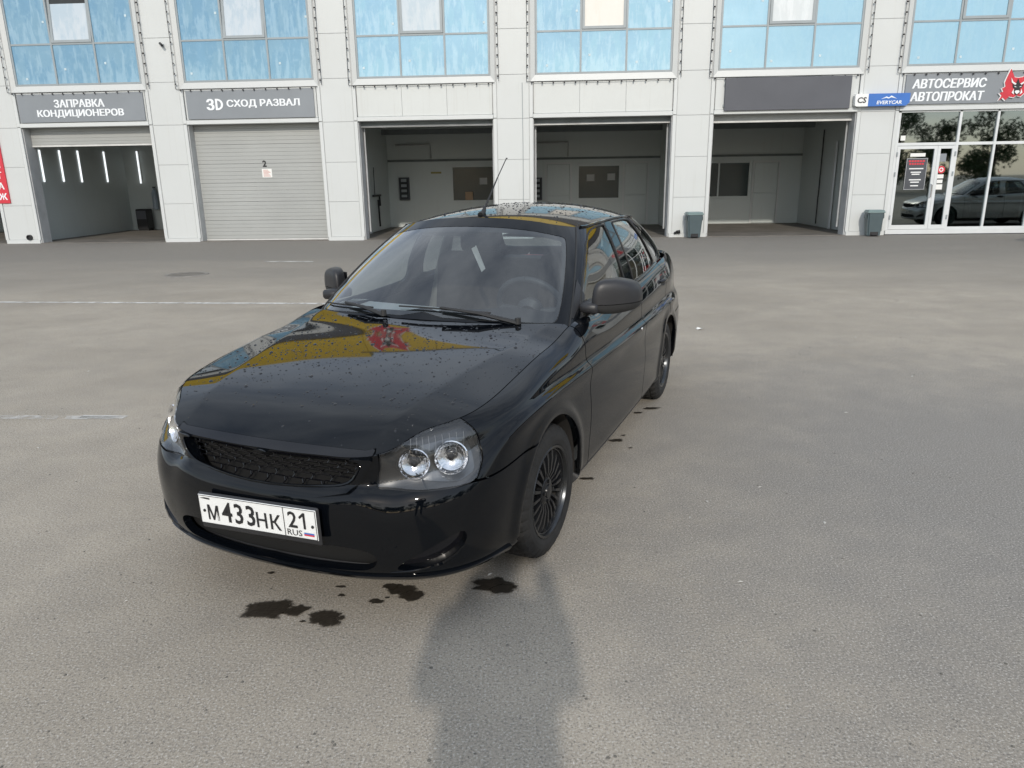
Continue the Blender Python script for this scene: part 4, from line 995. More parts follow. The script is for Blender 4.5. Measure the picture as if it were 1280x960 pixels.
# headlights
for e, geo in ((1, lambda g: g), (-1, mirror)):
    base_ = cut(PS, NSH, lampD-.0015)
    lens = skin('headlight', geo(base_), MAT['lens'], depth=.012)
    bowl = skin('bezel', geo(cut(PS-NSH*.050, NSH, lampD+.003)), MAT['lampdark'], parent=lens, depth=-.034)
    bandP = [(.515, .60), (.53, .635), (.58, .672), (.66, .70), (.80, .715), (.862, .70), (.87, .66), (.83, .61), (.78, .592), (.60, .588)]
    skin('added_pale_band', geo(cut(PS-NSH*.046, NSH, sd_poly(QS, bandP))), MAT['satin'], parent=lens, depth=0)  # added strip that brightens the upper lamp, where the lens mirrors the sky
    for (x, y, z, r) in ((.700, .550, .640, .052), (.612, .648, .645, .058)):
        dirv = Vector((.88, .42*e, .12)).normalized(); M_ = Matrix.Translation(Vector((x+.008, y*e, z))-dirv*.040) @ Vector((0, 1, 0)).rotation_difference(dirv).to_matrix().to_4x4()
        rf = MB(); prof = [(r*1.06, .020), (r*1.0, .026), (r*.94, .020), (r*.84, .010), (r*.66, .002), (r*.40, -.004), (.010, -.006)]
        rf.lathe(prof, 22, M_); rf.build('reflector', MAT['facet'], lens, smooth=20)
        bl_ = MB().lathe([(.013, -.006), (.013, .012), (.001, .018)], 10, M_); bl_.build('bulb_shield', MAT['glossblk'], lens, smooth=50)
    fl = MB()
    for k in range(9):
        l0 = .585+k*.030
        pts = [shell_at(l0+.02*t, z_, .006) for t, z_ in ((0, .678), (.5, .70), (1, .728))]
        ok = [float(sd_poly(np.array([[[l0+.02*t, z_]]]), lampP)[0, 0]) > .008 for t, z_ in ((0, .678), (.5, .70), (1, .728))]
        pts = [Vector((p.x, p.y*e, p.z)) for p, q in zip(pts, ok) if q]
        if len(pts) > 1: fl.tube(pts, .0009, 4)
    if fl.v: fl.build('lens_flute', MAT['lens_line'] if 'lens_line' in MAT else MAT['rimlip'], lens)
    rim_ = [shell_at(l, z, .0) for l, z in [(.826, .577), (.85, .607), (.884, .655), (.890, .69), (.884, .73), (.868, .755)]]
    MB().tube([Vector((p.x, p.y*e, p.z)) for p in rim_], .0022, 4).build('lens_edge', MAT['rimlip'], lens)
    vl = [shell_at(l, z, .010) for l, z in [(.60, .605), (.622, .59), (.634, .566)]]
    MB().tube([Vector((p.x, p.y*e, p.z)) for p in vl], .0018, 4).build('bezel_line', MAT['rimlip'], lens)
# side panels
DL1, DL2, DL3 = 1.900, 3.055, 3.90
top = .0
edge_T = np.zeros_like(L_); edge_T[:, -1] = -1                       # (unused)
sillz = .246
fender = np.minimum.reduce([L_-.60, DL1-L_-G_, Z_-np.where(L_ < 1.25, seamz, sillz)-G_, -lampD-G_, archF])
both('front_fender', cut(PS, NSH, fender), MAT['paint'], depth=.02)
door1 = np.minimum.reduce([L_-DL1-G_, DL2-L_-G_, Z_-sillz-G_])
both('front_door', cut(PS, NSH, door1), MAT['paint'], depth=.02)
d3 = DL3-.30*sstep((.78-Z_)/.35)*0
door2 = np.minimum.reduce([L_-DL2-G_, DL3-L_-G_, Z_-sillz-G_, archR-.012])
both('rear_door', cut(PS, NSH, door2), MAT['paint'], depth=.02)
quarter = np.minimum.reduce([np.maximum(L_-DL3-G_, np.minimum(.012-archR-2*G_, L_-3.5)), 4.84-L_-G_, np.maximum(Z_-.60-G_, 4.22-L_), archR, Z_-sillz])
tlP = smooth_poly([(4.50, .74), (4.52, .93), (4.78, .955), (5.14, .93), (5.14, .74), (4.74, .72)])
tlD = sd_poly(QS, tlP)
quarter = np.minimum(quarter, -tlD-G_)
both('rear_quarter', cut(PS, NSH, quarter), MAT['paint'], depth=.02)
both('tail_lamp', cut(PS, NSH, tlD-G_), MAT['tail'], depth=.02)
rb = np.minimum.reduce([np.where(L_ < 4.84, .60-Z_, .58-Z_)-G_, L_-4.22-G_, archR])
centre('rear_bumper', cut(PS, NSH, rb), MAT['paint'], depth=.03)
tg_ = np.minimum.reduce([L_-4.84-G_, Z_-.58-G_, -tlD-G_]); centre('tailgate', cut(PS, NSH, tg_), MAT['paint'], depth=.02)
sill = np.minimum.reduce([sillz-Z_-G_, L_-1.72, 3.63-L_, archF, archR]); both('sill', cut(PS, NSH, sill), MAT['matt'], depth=.05)
# bonnet
hx = np.linspace(.835, -.52, 150); hy = np.linspace(0, .75, 90); HXg, HYg = np.meshgrid(hx, hy, indexing='ij')
PH = np.stack([HXg, HYg, hood_z(HXg, HYg)], -1); NH = normals(PH); NH *= np.sign(NH[70, 40, 2]); NH[:, 0, 1] = 0; QH = np.stack([HXg, HYg], -1)
Te = PS[:, -1, :]
fs = QS[:, 0, 0] < SM_[12]+.02
edge = [tuple(p) for p in Te[fs][:, :2]]
cowl = [(-.475, .70), (-.43, .60), (-.385, .45), (-.355, .25), (-.345, 0), (-.345, -.05)]
hoodpoly = [(edge[0][0], -.05)]+[p for p in edge if p[0] > -.47]+cowl
hd = sd_poly(QH, hoodpoly)
lipx = lambda y: .790-.55*y*y*.30
stripD = HXg-(.785-.16*HYg**2-.35*np.clip(HYg-.40, 0, 1))
hood = np.minimum(hd-G_, 1.0)
centre('bonnet', cut(PH, NH, np.minimum(hood, np.where(HYg < .43, -stripD-.0012, 1.0))), MAT['paint'], depth=.02)
centre('bonnet_lip', cut(PH+NH*.0015, NH, np.minimum.reduce([hd-.0005, stripD-.0005, .43-HYg])), MAT['glossblk'], depth=.02)
# roof
rxg = np.linspace(-.98, -2.52, 110); ryg = np.linspace(0, .60, 60); RXg, RYg = np.meshgrid(rxg, ryg, indexing='ij')
PR = np.stack([RXg, RYg, roof_z(RXg, RYg)], -1); NR = normals(PR); NR *= np.sign(NR[50, 20, 2]); NR[:, 0, 1] = 0
Tr = PG[:, -1, :]; rp = [(Tr[0][0], -.05)]+[tuple(p) for p in Tr[:, :2]]+[(Tr[-1][0], -.05)]
rd = sd_poly(np.stack([RXg, RYg], -1), rp)
roof = centre('roof', cut(PR, NR, rd+.001), MAT['paint'], depth=.012)
# glasshouse
gL, gT = QG[..., 0], QG[..., 1]
wsP = smooth_poly([(-.2, .012), (.64, .012), (.690, .03), (.690, .40), (.66, .437), (.2, .444), (-.2, .444)])
wsD = sd_poly(QG, wsP)
centre('windscreen', cut(PG, NGH, wsD), MAT['screen'], depth=.004)
centre('windscreen_border', cut(PG-NGH*.004, NGH, np.minimum(wsD+.004, np.maximum.reduce([.020-np.minimum(wsD, .5), .034-gT, gT-.42]))), MAT['rubber'], depth=0)
gut = .742
centre('windscreen_frame', cut(PG, NGH, np.minimum.reduce([-wsD-.003, gut-gL-.0015])), MAT['paint'], depth=.02)
g1P = smooth_poly([(.845, .035), (.80, .10), (.815, .30), (.845, .44), (.98, .477), (1.36, .478), (1.40, .44), (1.60, .20), (1.725, .018), (1.5, .012), (.90, .014)])
g2P = smooth_poly([(1.945, .012), (1.90, .05), (1.70, .42), (1.70, .472), (1.80, .474), (2.46, .474), (2.50, .43), (2.57, .10), (2.62, .014), (2.3, .012)])
g3P = smooth_poly([(2.70, .05), (2.60, .40), (2.62, .43), (2.70, .41), (2.86, .14), (2.88, .06)])
g1, g2, g3 = (sd_poly(QG, q) for q in (g1P, g2P, g3P))
rwP = smooth_poly([(3.22, .05), (3.20, .10), (3.22, .40), (3.26, .44), (3.5, .45), (4.0, .45), (4.0, .04), (3.4, .03)])
rwD = sd_poly(QG, rwP)
dl12 = 1.765-.36*(gT/.5); dl23 = 2.665-.10*(gT/.5)
for nm, q in (('front_side_glass', g1), ('rear_side_glass', g2), ('quarter_glass', g3)): both(nm, cut(PG-NGH*.004, NGH, q), MAT['carglass'], depth=.004)
centre('rear_window', cut(PG, NGH, rwD), MAT['carglass'], depth=.004)
both('front_door_frame', cut(PG, NGH, np.minimum.reduce([gL-gut-.0015, dl12-gL-G_, -g1-.002])), MAT['paint'], depth=.014)
both('rear_door_frame', cut(PG, NGH, np.minimum.reduce([gL-dl12-G_, dl23-gL-G_, -g2-.002])), MAT['paint'], depth=.014)
centre('rear_pillar', cut(PG, NGH, np.minimum.reduce([gL-dl23-G_, -g3-.002, -rwD-.002])), MAT['paint'], depth=.014)
def house_at(l, t, off=0.0):
    i = int(np.argmin(np.abs(QG[:, 0, 0]-abs(l)))); j = t/.5*(NGV-1); j0 = int(min(max(j, 0), NGV-2)); f_ = j-j0
    p = PG[i, j0]*(1-f_)+PG[i, j0+1]*f_+(NGH[i, j0]*(1-f_)+NGH[i, j0+1]*f_)*off
    return Vector((p[0], p[1]*(1 if l >= 0 else -1), p[2]))
for e in (1, -1):                                       # rubber seals and waist mouldings
    for P_ in (g1P, g2P):
        pts = [house_at(l, t, .001) for l, t in P_]; pts.append(pts[0])
        MB().tube([Vector((p.x, p.y*e, p.z)) for p in pts], .0055, 5, cap=False).build('window_seal', MAT['rubber'], car, smooth=70)
    ws_ = [house_at(l, .006, .004) for l in np.linspace(.80, 2.68, 24)]
    MB().tube([Vector((p.x, p.y*e, p.z)) for p in ws_], .0085, 6).build('waist_moulding', MAT['glossblk'], car, smooth=60)
    dr = [house_at(l, .497, .005) for l in np.linspace(.78, 2.95, 40)]
    MB().tube([Vector((p.x, p.y*e, p.z)) for p in dr], .008, 6).build('roof_gutter', MAT['paint'], car, smooth=60)
    ap = [house_at(.742, t, .002) for t in np.linspace(.0, .5, 14)]
    MB().tube([Vector((p.x, p.y*e, p.z)) for p in ap], .005, 5).build('pillar_seal', MAT['rubber'], car, smooth=60)
# cowl, rear shelf and inner structure
mb = MB(); n_ = 24
cw_front = [(x, y) for x, y in [(-.335, 0), (-.345, .25), (-.375, .45), (-.42, .60), (-.47, .71)]]
V = []; F = []
for e in (-1, 1):
    rows_ = [( (fx-.0, fy*e, float(hood_z(fx, fy))-.022), tuple(house_at(l*e if l else 0.0, .004, -.004)) ) for (fx, fy), l in zip(cw_front, (0, .25, .46, .60, .73))]
    for a, b_ in rows_: 
        bb = (b_[0], abs(b_[1])*e, b_[2]); V += [a, (.5*(a[0]+bb[0]), .5*(a[1]+bb[1]), min(a[2], bb[2])-.012), bb]
for s in (0, 15):
    for k in range(4):
        for r in range(2): F.append((s+k*3+r, s+k*3+r+1, s+k*3+4+r, s+k*3+3+r))
mesh_obj('cowl', V, F, MAT['matt'], car)
mb = MB()
mb.box(-3.15, .42, -.64, .64, .215, .23)                # floor pan
mb.box(.52, .66, -.42, .42, .24, .62)                  # radiator block
mb.build('underbody', MAT['well'], car)
fl_ = MB().box(-2.9, -.45, -.74, .74, .30, .33).box(-.50, -.46, -.70, .70, .25, .86).box(-2.55, -2.5, -.70, .70, .25, .92)
fl_.build('cabin_floor', MAT['cabin'], car)
for e in (1, -1):
    geo = cut(PS-NSH*.055, NSH, np.minimum.reduce([L_-1.93, 3.62-L_, Z_-.30])); geo = geo if e > 0 else mirror(geo)
    skin('door_card', geo, MAT['cabin'], depth=0)
    for xc in (.03, -2.492):
        wl = MB(); V = []; F = []
        for k in range(25):
            a_ = -.15+(math.pi+.30)*k/24; V += [(xc+.350*math.cos(a_), e*.52, .293+.350*math.sin(a_)), (xc+.350*math.cos(a_), e*.80, .293+.350*math.sin(a_))]
        F = [(2*k, 2*k+1, 2*k+3, 2*k+2) for k in range(24)]; wl.add(V, F)
        wl.add([(xc-.36, e*.52, .19), (xc+.36, e*.52, .19), (xc+.36, e*.52, .66), (xc-.36, e*.52, .66)], [(0, 1, 2, 3)])
        wl.build('wheel_well', MAT['well'], car, smooth=50)
    # arch lips: thin rolled edge
    for lc in (LF, LR):
        r_ = .344 if lc == LF else .331; lc = AF if lc == LF else lc; pts = []
        for k in range(33):
            a_ = -.05+(math.pi+.1)*k/32; l, z = lc+r_*math.cos(a_), .293+r_*math.sin(a_)
            if z > .255: pts.append(shell_at(l, z, .004))
        MB().tube([Vector((p.x, p.y*e, p.z)) for p in pts], .0045, 5).build('arch_lip', MAT['paint'], car, smooth=70)
# interior
dash = MB(); ds = []
for k in range(9):
    y = -.68+1.36*k/8; ds.append(y)
V = []; prof = [(-.50, .885), (-.60, .905), (-.72, .91), (-.80, .885), (-.84, .80), (-.80, .62)]
for y in ds:
    hump = .035*math.exp(-((y-.36)/.2)**2)
    for k, (x, z) in enumerate(prof): V.append((x-(.02 if k < 2 else 0), y, z+(hump if k in (2, 3) else 0)))
F = [(i*6+j, i*6+j+1, (i+1)*6+j+1, (i+1)*6+j) for i in range(8) for j in range(5)]
mesh_obj('dashboard', V, F, MAT['cabin'], car, smooth=50)
sw = MB(); M_ = Matrix.Translation((-.93, .36, .905)) @ Matrix.Rotation(R(-63), 4, 'Y')
ringp = [M_ @ Vector((.185*math.cos(a_), .185*math.sin(a_), 0)) for a_ in np.linspace(0, 2*math.pi, 33)]
sw.tube(ringp, .016, 8, cap=False); sw.tube([M_ @ Vector((-.18, 0, 0)), M_ @ Vector((-.05, 0, -.03))], .018, 6).tube([M_ @ Vector((0, .18, 0)), M_ @ Vector((0, .03, -.03))], .018, 6).tube([M_ @ Vector((0, -.18, 0)), M_ @ Vector((0, -.03, -.03))], .018, 6)
sw.lathe([(.001, .02), (.06, .015), (.075, -.02), (.05, -.05)], 18, M_ @ Matrix.Rotation(R(90), 4, 'X'))
sw.build('steering_wheel', simple('grey_wheel_rim', (.085, .086, .09), .5), car, smooth=50)
def seat(y):
    s = bpy.data.objects.new('seat', None); COL.objects.link(s); s.parent = car
    MB().box(-1.62, -1.08, y-.25, y+.25, .40, .56, ch=.06).build('seat_cushion', MAT['seat'], s, smooth=50)
    bk = MB().box(-.07, .07, -.24, .24, 0, .60, ch=.06); bk.v = [(-1.62+x-.30*z*.55, y+yy, .52+z) for x, yy, z in bk.v]; bk.build('seat_back', MAT['seat'], s, smooth=50)
    hr = MB().box(-.05, .05, -.13, .13, 0, .19, ch=.045); hr.v = [(-1.80+x-.03, y+yy, 1.10+z) for x, yy, z in hr.v]; hr.build('headrest', MAT['seat'], s, smooth=50)
    MB().tube([(-1.80, y-.05, 1.05), (-1.81, y-.05, 1.15)], .006, 5).tube([(-1.80, y+.05, 1.05), (-1.81, y+.05, 1.15)], .006, 5).build('headrest_rod', MAT['alu'], s)
seat(.36); seat(-.36)
MB().box(-2.50, -1.98, -.62, .62, .40, .55, ch=.05).box(-2.56, -2.42, -.62, .62, .52, 1.0, ch=.05).build('rear_bench', MAT['seat'], car, smooth=50)
MB().box(-1.30, -.80, -.11, .11, .34, .60, ch=.03).build('centre_console', MAT['cabin'], car)
for e in (1, -1): MB().tube([(-1.66, e*.66, .55), (-1.72, e*.60, .95), (-1.78, e*.545, 1.27)], [.05, .045, .035], 8).build('inner_pillar', MAT['beige'], car, smooth=60)
MB().box(-1.11, -1.085, -.115, .115, 1.215, 1.275, ch=.01).tube([(-1.085, 0, 1.27), (-1.06, 0, 1.32)], .008, 5).build('rear_view_mirror', MAT['cabin'], car)
[MB().box(-1.42, -1.16, q, q+.32, 1.262, 1.275, ch=.004).build('sun_visor', MAT['visor'], car) for q in (.10, -.42)]
hl = PR-NR*.03; skin('headliner', weld(cut(hl, NR, rd-.03), mirror(cut(hl, NR, rd-.03))), simple('grey_headliner', (.22, .22, .22), .9), depth=0)
MB().box(-3.0, -2.55, -.62, .62, .955, .968).build('parcel_shelf', MAT['cabin'], car)
# wheels
def wheel(x, y, steer=0.0):
    s = 1 if y > 0 else -1
    w = bpy.data.objects.new('wheel', None); COL.objects.link(w); w.parent = car; w.location = (x, y, .290)
    w.rotation_euler = (0, R(random.uniform(0, 40)), steer) if s > 0 else (0, R(20), steer+math.pi)
    if wheel.proto:
        for ch in wheel.proto:
            c_ = ch.copy(); COL.objects.link(c_); c_.parent = w
        return
    hw = .095; n = 144
    cols_ = [(-hw, .262), (-hw+.010, .279), (-.070, .2875), (-.052, .2895), (-.046, .2825), (-.039, .2825), (-.034, .2898), (-.006, .290), (-.003, .2825), (.003, .2825), (.006, .290), (.034, .2898), (.039, .2825), (.046, .2825), (.052, .2895), (.070, .2875), (hw-.010, .279), (hw, .262)]
    side = [(hw+.006, .245), (hw+.007, .225), (hw+.002, .205), (hw-.008, .192)]
    prof = [(a_, r_) for a_, r_ in [(-p[0], p[1]) for p in side[::-1]]]+cols_+side
    V = []; k = len(prof)
    for j in range(n):
        th_ = 2*math.pi*j/n
        for q, (a_, r_) in enumerate(prof):
            t_ = 0; dr_ = 0
            blk = 4 <= q < k-4
            if blk and r_ > .284:
                ph = j % 4
                if abs(a_) > .045 and ph == 0: dr_ = -.009
                if abs(a_) < .04 and (j+(1 if a_ > 0 else 3)) % 4 == 0: dr_ = -.008
            if blk and r_ <= .28 and q in (4, 5, k-5, k-6) and j % 4 == 0: dr_ = -.008
            V.append(((r_+dr_)*math.cos(th_+.6*abs(a_)), a_, (r_+dr_)*math.sin(th_+.6*abs(a_))))
    F = [(j*k+q, ((j+1) % n)*k+q, ((j+1) % n)*k+q+1, j*k+q+1) for j in range(n) for q in range(k-1)]
    parts = [mesh_obj('tyre', V, F, MAT['tyre'], w, smooth=14)]
    lipm = MB().lathe([(.180, .080), (.196, .088), (.203, .094), (.200, .098), (.190, .095), (.183, .080), (.181, .05)], 56); parts.append(lipm.build('rim_lip', MAT['rimlip'], w, smooth=40))
    brl = MB().lathe([(.183, .06), (.176, .0), (.170, -.08)], 40).lathe([(.172, -.02), (.001, -.02)], 32); parts.append(brl.build('rim_barrel', MAT['well'], w, smooth=40))
    sp_ = MB(); ns = 20
    for q in range(ns):
        a_ = 2*math.pi*q/ns; c_, s_ = math.cos(a_), math.sin(a_); tx, tz = -s_, c_
        ring_ = []
        for (r_, yy, wd, dp) in ((.050, .072, .0052, .022), (.09, .083, .0075, .028), (.145, .082, .0105, .026), (.186, .074, .0135, .020)):
            tw = .030*(r_-.05)
            px_, pz_ = r_*c_+tx*tw, r_*s_+tz*tw
            ring_.append([(px_-tx*wd, yy-dp, pz_-tz*wd), (px_-tx*wd*.7, yy, pz_-tz*wd*.7), (px_+tx*wd*.7, yy, pz_+tz*wd*.7), (px_+tx*wd, yy-dp, pz_+tz*wd)])
        V_ = [p for rg in ring_ for p in rg]; sp_.add(V_, [(i*4+j, i*4+(j+1) % 4, i*4+4+(j+1) % 4, i*4+4+j) for i in range(3) for j in range(4)])
    parts.append(sp_.build('spokes', MAT['rim'], w))
    hb = MB().lathe([(.060, .05), (.058, .074), (.048, .080), (.030, .080), (.028, .086), (.001, .088)], 28); parts.append(hb.build('hub_cap', MAT['rim'], w, smooth=35))
    bt = MB()
    for q in range(4):
        a_ = 2*math.pi*q/4+.4; bt.lathe([(.008, .075), (.008, .086), (.001, .087)], 8, Matrix.Translation((.044*math.cos(a_), 0, .044*math.sin(a_))))
    parts.append(bt.build('wheel_bolts', MAT['rimlip'], w)); tag(parts[-1], kind='stuff')
    wheel.proto = parts
wheel.proto = None
wheel(0, .705, R(-3)); wheel(0, -.705, R(-3)); wheel(-2.492, .70); wheel(-2.492, -.70)
# mirrors
def mirror_part(e):
    V = []; F = []; nu, nv_ = 32, 18
    for i in range(nv_+1):
        ph = -math.pi/2+math.pi*i/nv_
        for j in range(nu):
            th_ = 2*math.pi*j/nu; se = lambda c_, p_: math.copysign(abs(c_)**p_, c_)
            x = se(math.cos(ph), .42)*se(math.cos(th_), .60); y = se(math.cos(ph), .42)*se(math.sin(th_), .5); z = se(math.sin(ph), .55)
            xx = (.085 if x > 0 else .045)*x; yy = .106*y; zz = .090*z; yy *= 1 if e > 0 else .86; zz *= 1 if e > 0 else .92; xx *= 1 if e > 0 else .8
            yy *= 1-.10*max(0, z); zz *= 1-.22*max(0, y); 
            if z < -.1: zz *= .88
            V.append(((-.80 if e > 0 else -.875)+xx-.62*yy, e*((.868 if e > 0 else .850)+yy), 1.012+zz))
    for i in range(nv_):
        for j in range(nu): F.append((i*nu+j, i*nu+(j+1) % nu, (i+1)*nu+(j+1) % nu, (i+1)*nu+j))
    cutz = .983; up_ = [f_ for f_ in F if sum(V[q][2] for q in f_)/4 > cutz]; lo_ = [f_ for f_ in F if sum(V[q][2] for q in f_)/4 <= cutz]
    mo = mesh_obj('door_mirror', V, up_, MAT['matt'], car, smooth=50)
    Vl_ = [(p[0], p[1], p[2]-.003) for p in V]; mesh_obj('mirror_lower_shell', Vl_, lo_, MAT['rubber'], mo, smooth=50)
    MB().box(-.83, -.66, min(e*.705, e*.80), max(e*.705, e*.80), .938, .990, ch=.012).build('mirror_arm', MAT['matt'], mo, smooth=50)
    q = [house_at(l, t, .006) for l, t in [(.745, .03), (.88, .012), (.845, .12), (.76, .20)]]; q2 = [house_at(l, t, -.004) for l, t in [(.745, .03), (.88, .012), (.845, .12), (.76, .20)]]
    V = [Vector((p.x, p.y*e, p.z)) for p in q+q2]; mesh_obj('mirror_base', V, [(0, 1, 2, 3), (7, 6, 5, 4), (0, 4, 5, 1), (1, 5, 6, 2), (2, 6, 7, 3), (3, 7, 4, 0)], MAT['matt'], mo)
    gl_ = MB(); gl_.add([((-.848 if e > 0 else -.922)-.62*yy, e*((.868 if e > 0 else .850)+yy), 1.012+zz) for yy, zz in ((-.085, -.05), (.085, -.05), (.075, .05), (-.085, .055))], [(0, 1, 2, 3)]); gl_.build('mirror_glass', MAT['chrome'], mo)
mirror_part(1); mirror_part(-1)
# door handles, lock, indicator
for e in (1, -1):
    for l, z in ((2.93, .872), (3.80, .886)):
        h0 = [shell_at(l+q, z, -.012 if abs(q) < .08 else .004) for q in (-.095, -.07, 0, .07, .095)]
        MB().tube([Vector((p.x, p.y*e, p.z)) for p in h0], [.010, .015, .016, .015, .010], 8).build('door_handle', MAT['glossblk'], car, smooth=60)
        cup = cut(PS+NSH*.0012, NSH, .035-np.hypot((L_-l)*.40, Z_-z)); skin('handle_cup', cup if e > 0 else mirror(cup), MAT['rubber'], depth=0)
    pk = shell_at(2.915, .715, -.002); MB().lathe([(.011, 0), (.010, .004), (.001, .005)], 12, Matrix.Translation((pk.x, pk.y*e, pk.z)) @ (Matrix.Rotation(0 if e > 0 else math.pi, 4, 'Z'))).build('door_lock', MAT['chrome'], car, smooth=40)
# wipers
def wiper(arm, blade):
    MB().tube(arm, [.012, .009, .006][:len(arm)] if len(arm) == 3 else .008, 6).build('wiper_arm', MAT['rubber'], car, smooth=60)
    MB().tube(blade, .0045, 5).build('wiper_blade', MAT['rubber'], car, smooth=60)
H_ = house_at
wiper([H_(.50, .0, .018), H_(.30, .024, .026), H_(.10, .040, .022)], [H_(l, .042-.02*max(0, l), .012) for l in np.linspace(-.14, .36, 10)])
wiper([H_(-.20, .0, .018), H_(-.34, .022, .026), H_(-.50, .040, .022)], [H_(-l, .030+.03*(l-.3), .012) for l in np.linspace(.30, .67, 10)])
for l in (.50, -.20):
    q = H_(l, -.0, .012); MB().lathe([(.001, .03), (.014, .028), (.016, 0)], 10, Matrix.Translation(q) @ Matrix.Rotation(R(90), 4, 'X')).build('wiper_pivot', MAT['rubber'], car)
# aerial
MB().tube([(-1.085, 0, 1.383), (-1.13, 0, 1.40), (-1.15, 0, 1.425)], [.018, .014, .008], 8).build('aerial_foot', MAT['rubber'], car, smooth=60)
MB().tube([(-1.145, 0, 1.42), (-1.24, .0, 1.50), (-1.33, .0, 1.58)], [.0065, .005, .0042], 6).tube([(-1.33, 0, 1.58), (-1.475, 0, 1.695)], .0032, 6).lathe([(.001, 0), (.005, .003), (.001, .008)], 6, Matrix.Translation((-1.475, 0, 1.694))).build('aerial', MAT['rubber'], car, smooth=60)
# number plate
pl = bpy.data.objects.new('number_plate', None); COL.objects.link(pl); pl.parent = car; pl.location = (.886, .008, .440); pl.rotation_euler = (0, R(-2), R(90))
MB().box(-.266, .266, .0, .014, -.078, .062, ch=.006).build('holder', MAT['matt'], pl)
MB().box(-.260, .260, -.005, -.001, -.056, .056, ch=.0015).build('plate', MAT['white'], pl)
mb = MB()
for x0_, x1_, z0_, z1_ in ((-.2585, .2585, .0525, .0545), (-.2585, .2585, -.0545, -.0525), (-.2585, -.2565, -.0525, .0525), (.2565, .2585, -.0525, .0525), (.122, .1245, -.0525, .0525)): mb.box(x0_, x1_, -.0065, -.0055, z0_, z1_)
put_text(mb, 'М', -.196, -.0055, -.009, .050, .058, bold=.008, fat=.0007, depth=.001); put_text(mb, '433', -.080, -.0055, .0, .150, .078, bold=.012, depth=.001, spacing=1.12, fat=.0007)
put_text(mb, 'НК', .055, -.0055, -.009, .106, .058, bold=.008, fat=.0007, depth=.001, spacing=1.1); put_text(mb, '2', .160, -.0055, .012, .038, .060, bold=.01, depth=.001, fat=.0006); mb.prism([(.205, -.018), (.205, .029), (.191, .018), (.187, .025), (.206, .042), (.214, .042), (.214, -.018)], -.0065, -.0055); put_text(mb, 'RUS', .164, -.0055, -.036, .062, .022, depth=.001)
for x in (-.236, .243): mb.lathe([(.001, -.0085), (.0055, -.008), (.006, -.0055)], 10, Matrix.Translation((x, 0, -.005)))
mb.prism([(-.252, .043), (-.205, .040), (-.205, .046), (-.23, .047)], -.0065, -.0055)
mb.build('characters', MAT['black'], pl)
for k, (nm, c_) in enumerate((('white_stripe', 'white'), ('blue_stripe', 'blue'), ('red_stripe', 'red'))): MB().box(.204, .246, -.0065, -.0055, -.030-k*.006, -.0245-k*.006).build(nm, MAT[c_], pl)
# water drops on the bonnet and roof
rr = random.Random(4); mb = MB()
def drop(p, n, r):
    u_ = n.orthogonal().normalized(); w_ = n.cross(u_); k = 6; st_ = rr.uniform(.85, 1.25)
    V = [p+(u_*math.cos(a_)*st_+w_*math.sin(a_))*r-n*.0004 for a_ in [2*math.pi*j/k for j in range(k)]]+[p+(u_*math.cos(a_)*st_+w_*math.sin(a_))*r*.62+n*r*.38 for a_ in [2*math.pi*j/k for j in range(k)]]+[p+n*r*.48]
    mb.add(V, [(j, (j+1) % k, k+(j+1) % k, k+j) for j in range(k)]+[(k+j, k+(j+1) % k, 2*k) for j in range(k)])
cl_ = [(rr.uniform(-.4, .7), rr.uniform(-.65, .65)) for _ in range(40)]
made = 0
while made < 1600:
    if rr.random() < .45: c_ = rr.choice(cl_); x, y = rr.gauss(c_[0], .09), rr.gauss(c_[1], .09)
    else: x, y = rr.uniform(-.47, .80), rr.uniform(-.70, .70)
    if rr.random() < sstep(np.array((x-.30)/.5)): continue
    if float(sd_poly(np.array([[[x, abs(y)]]]), hoodpoly)[0, 0]) < .006: continue
    e_ = .004; z = float(hood_z(x, y)); nx = -(float(hood_z(x+e_, y))-z)/e_; ny = -(float(hood_z(x, y+e_))-z)/e_
    drop(Vector((x, y, z)), Vector((nx, ny, 1)).normalized(), min(.0095, .0017+rr.expovariate(620))); made += 1
for _ in range(1100):
    x, y = rr.uniform(-2.4, -1.06), rr.uniform(-.55, .55)
    if float(sd_poly(np.array([[[x, abs(y)]]]), rp)[0, 0]) < .01: continue
    z = float(roof_z(x, y)); e_ = .004; nx = -(float(roof_z(x+e_, y))-z)/e_; ny = -(float(roof_z(x, y+e_))-z)/e_
    drop(Vector((x, y, z)), Vector((nx, ny, 1)).normalized(), min(.009, .002+rr.expovariate(700)))
tag(mb.build('water_drops', MAT['drop'], car, smooth=80), kind='stuff')
# papers on the dashboard
CM = Matrix.Translation((CX, CY, 0)) @ Matrix.Rotation(CTH, 4, 'Z')
t = thing('paper_sheet', 'white folded papers lying on the dashboard behind the windscreen of the black car', 'papers', mat_w=CM @ Matrix.Translation((-.53, -.28, .925)))
MB().add([(0, -.24, .004), (.045, .27, .004), (-.10, .28, .010), (-.15, -.22, .014)], [(0, 1, 2, 3)]).build('sheet', MAT['paper'], t)
MB().add([(.02, -.33, .012), (.0, -.22, .05), (-.12, -.20, .03), (-.10, -.36, .014)], [(0, 1, 2, 3)]).build('folded_sheet', MAT['paper'], t)
t = thing('hanging_paper', 'white paper tag hanging inside the windscreen of the black car', 'tag', mat_w=CM @ Matrix.Translation((-1.06, -.02, 1.07)))
MB().add([(0, -.03, .13), (.0, .0, .15), (-.01, .05, .02), (.0, .03, .0)], [(0, 1, 2, 3)]).build('sheet', MAT['paper'], t); MB().tube([(0, -.01, .14), (0, .0, .2)], .002, 4).build('string', MAT['rubber'], t)
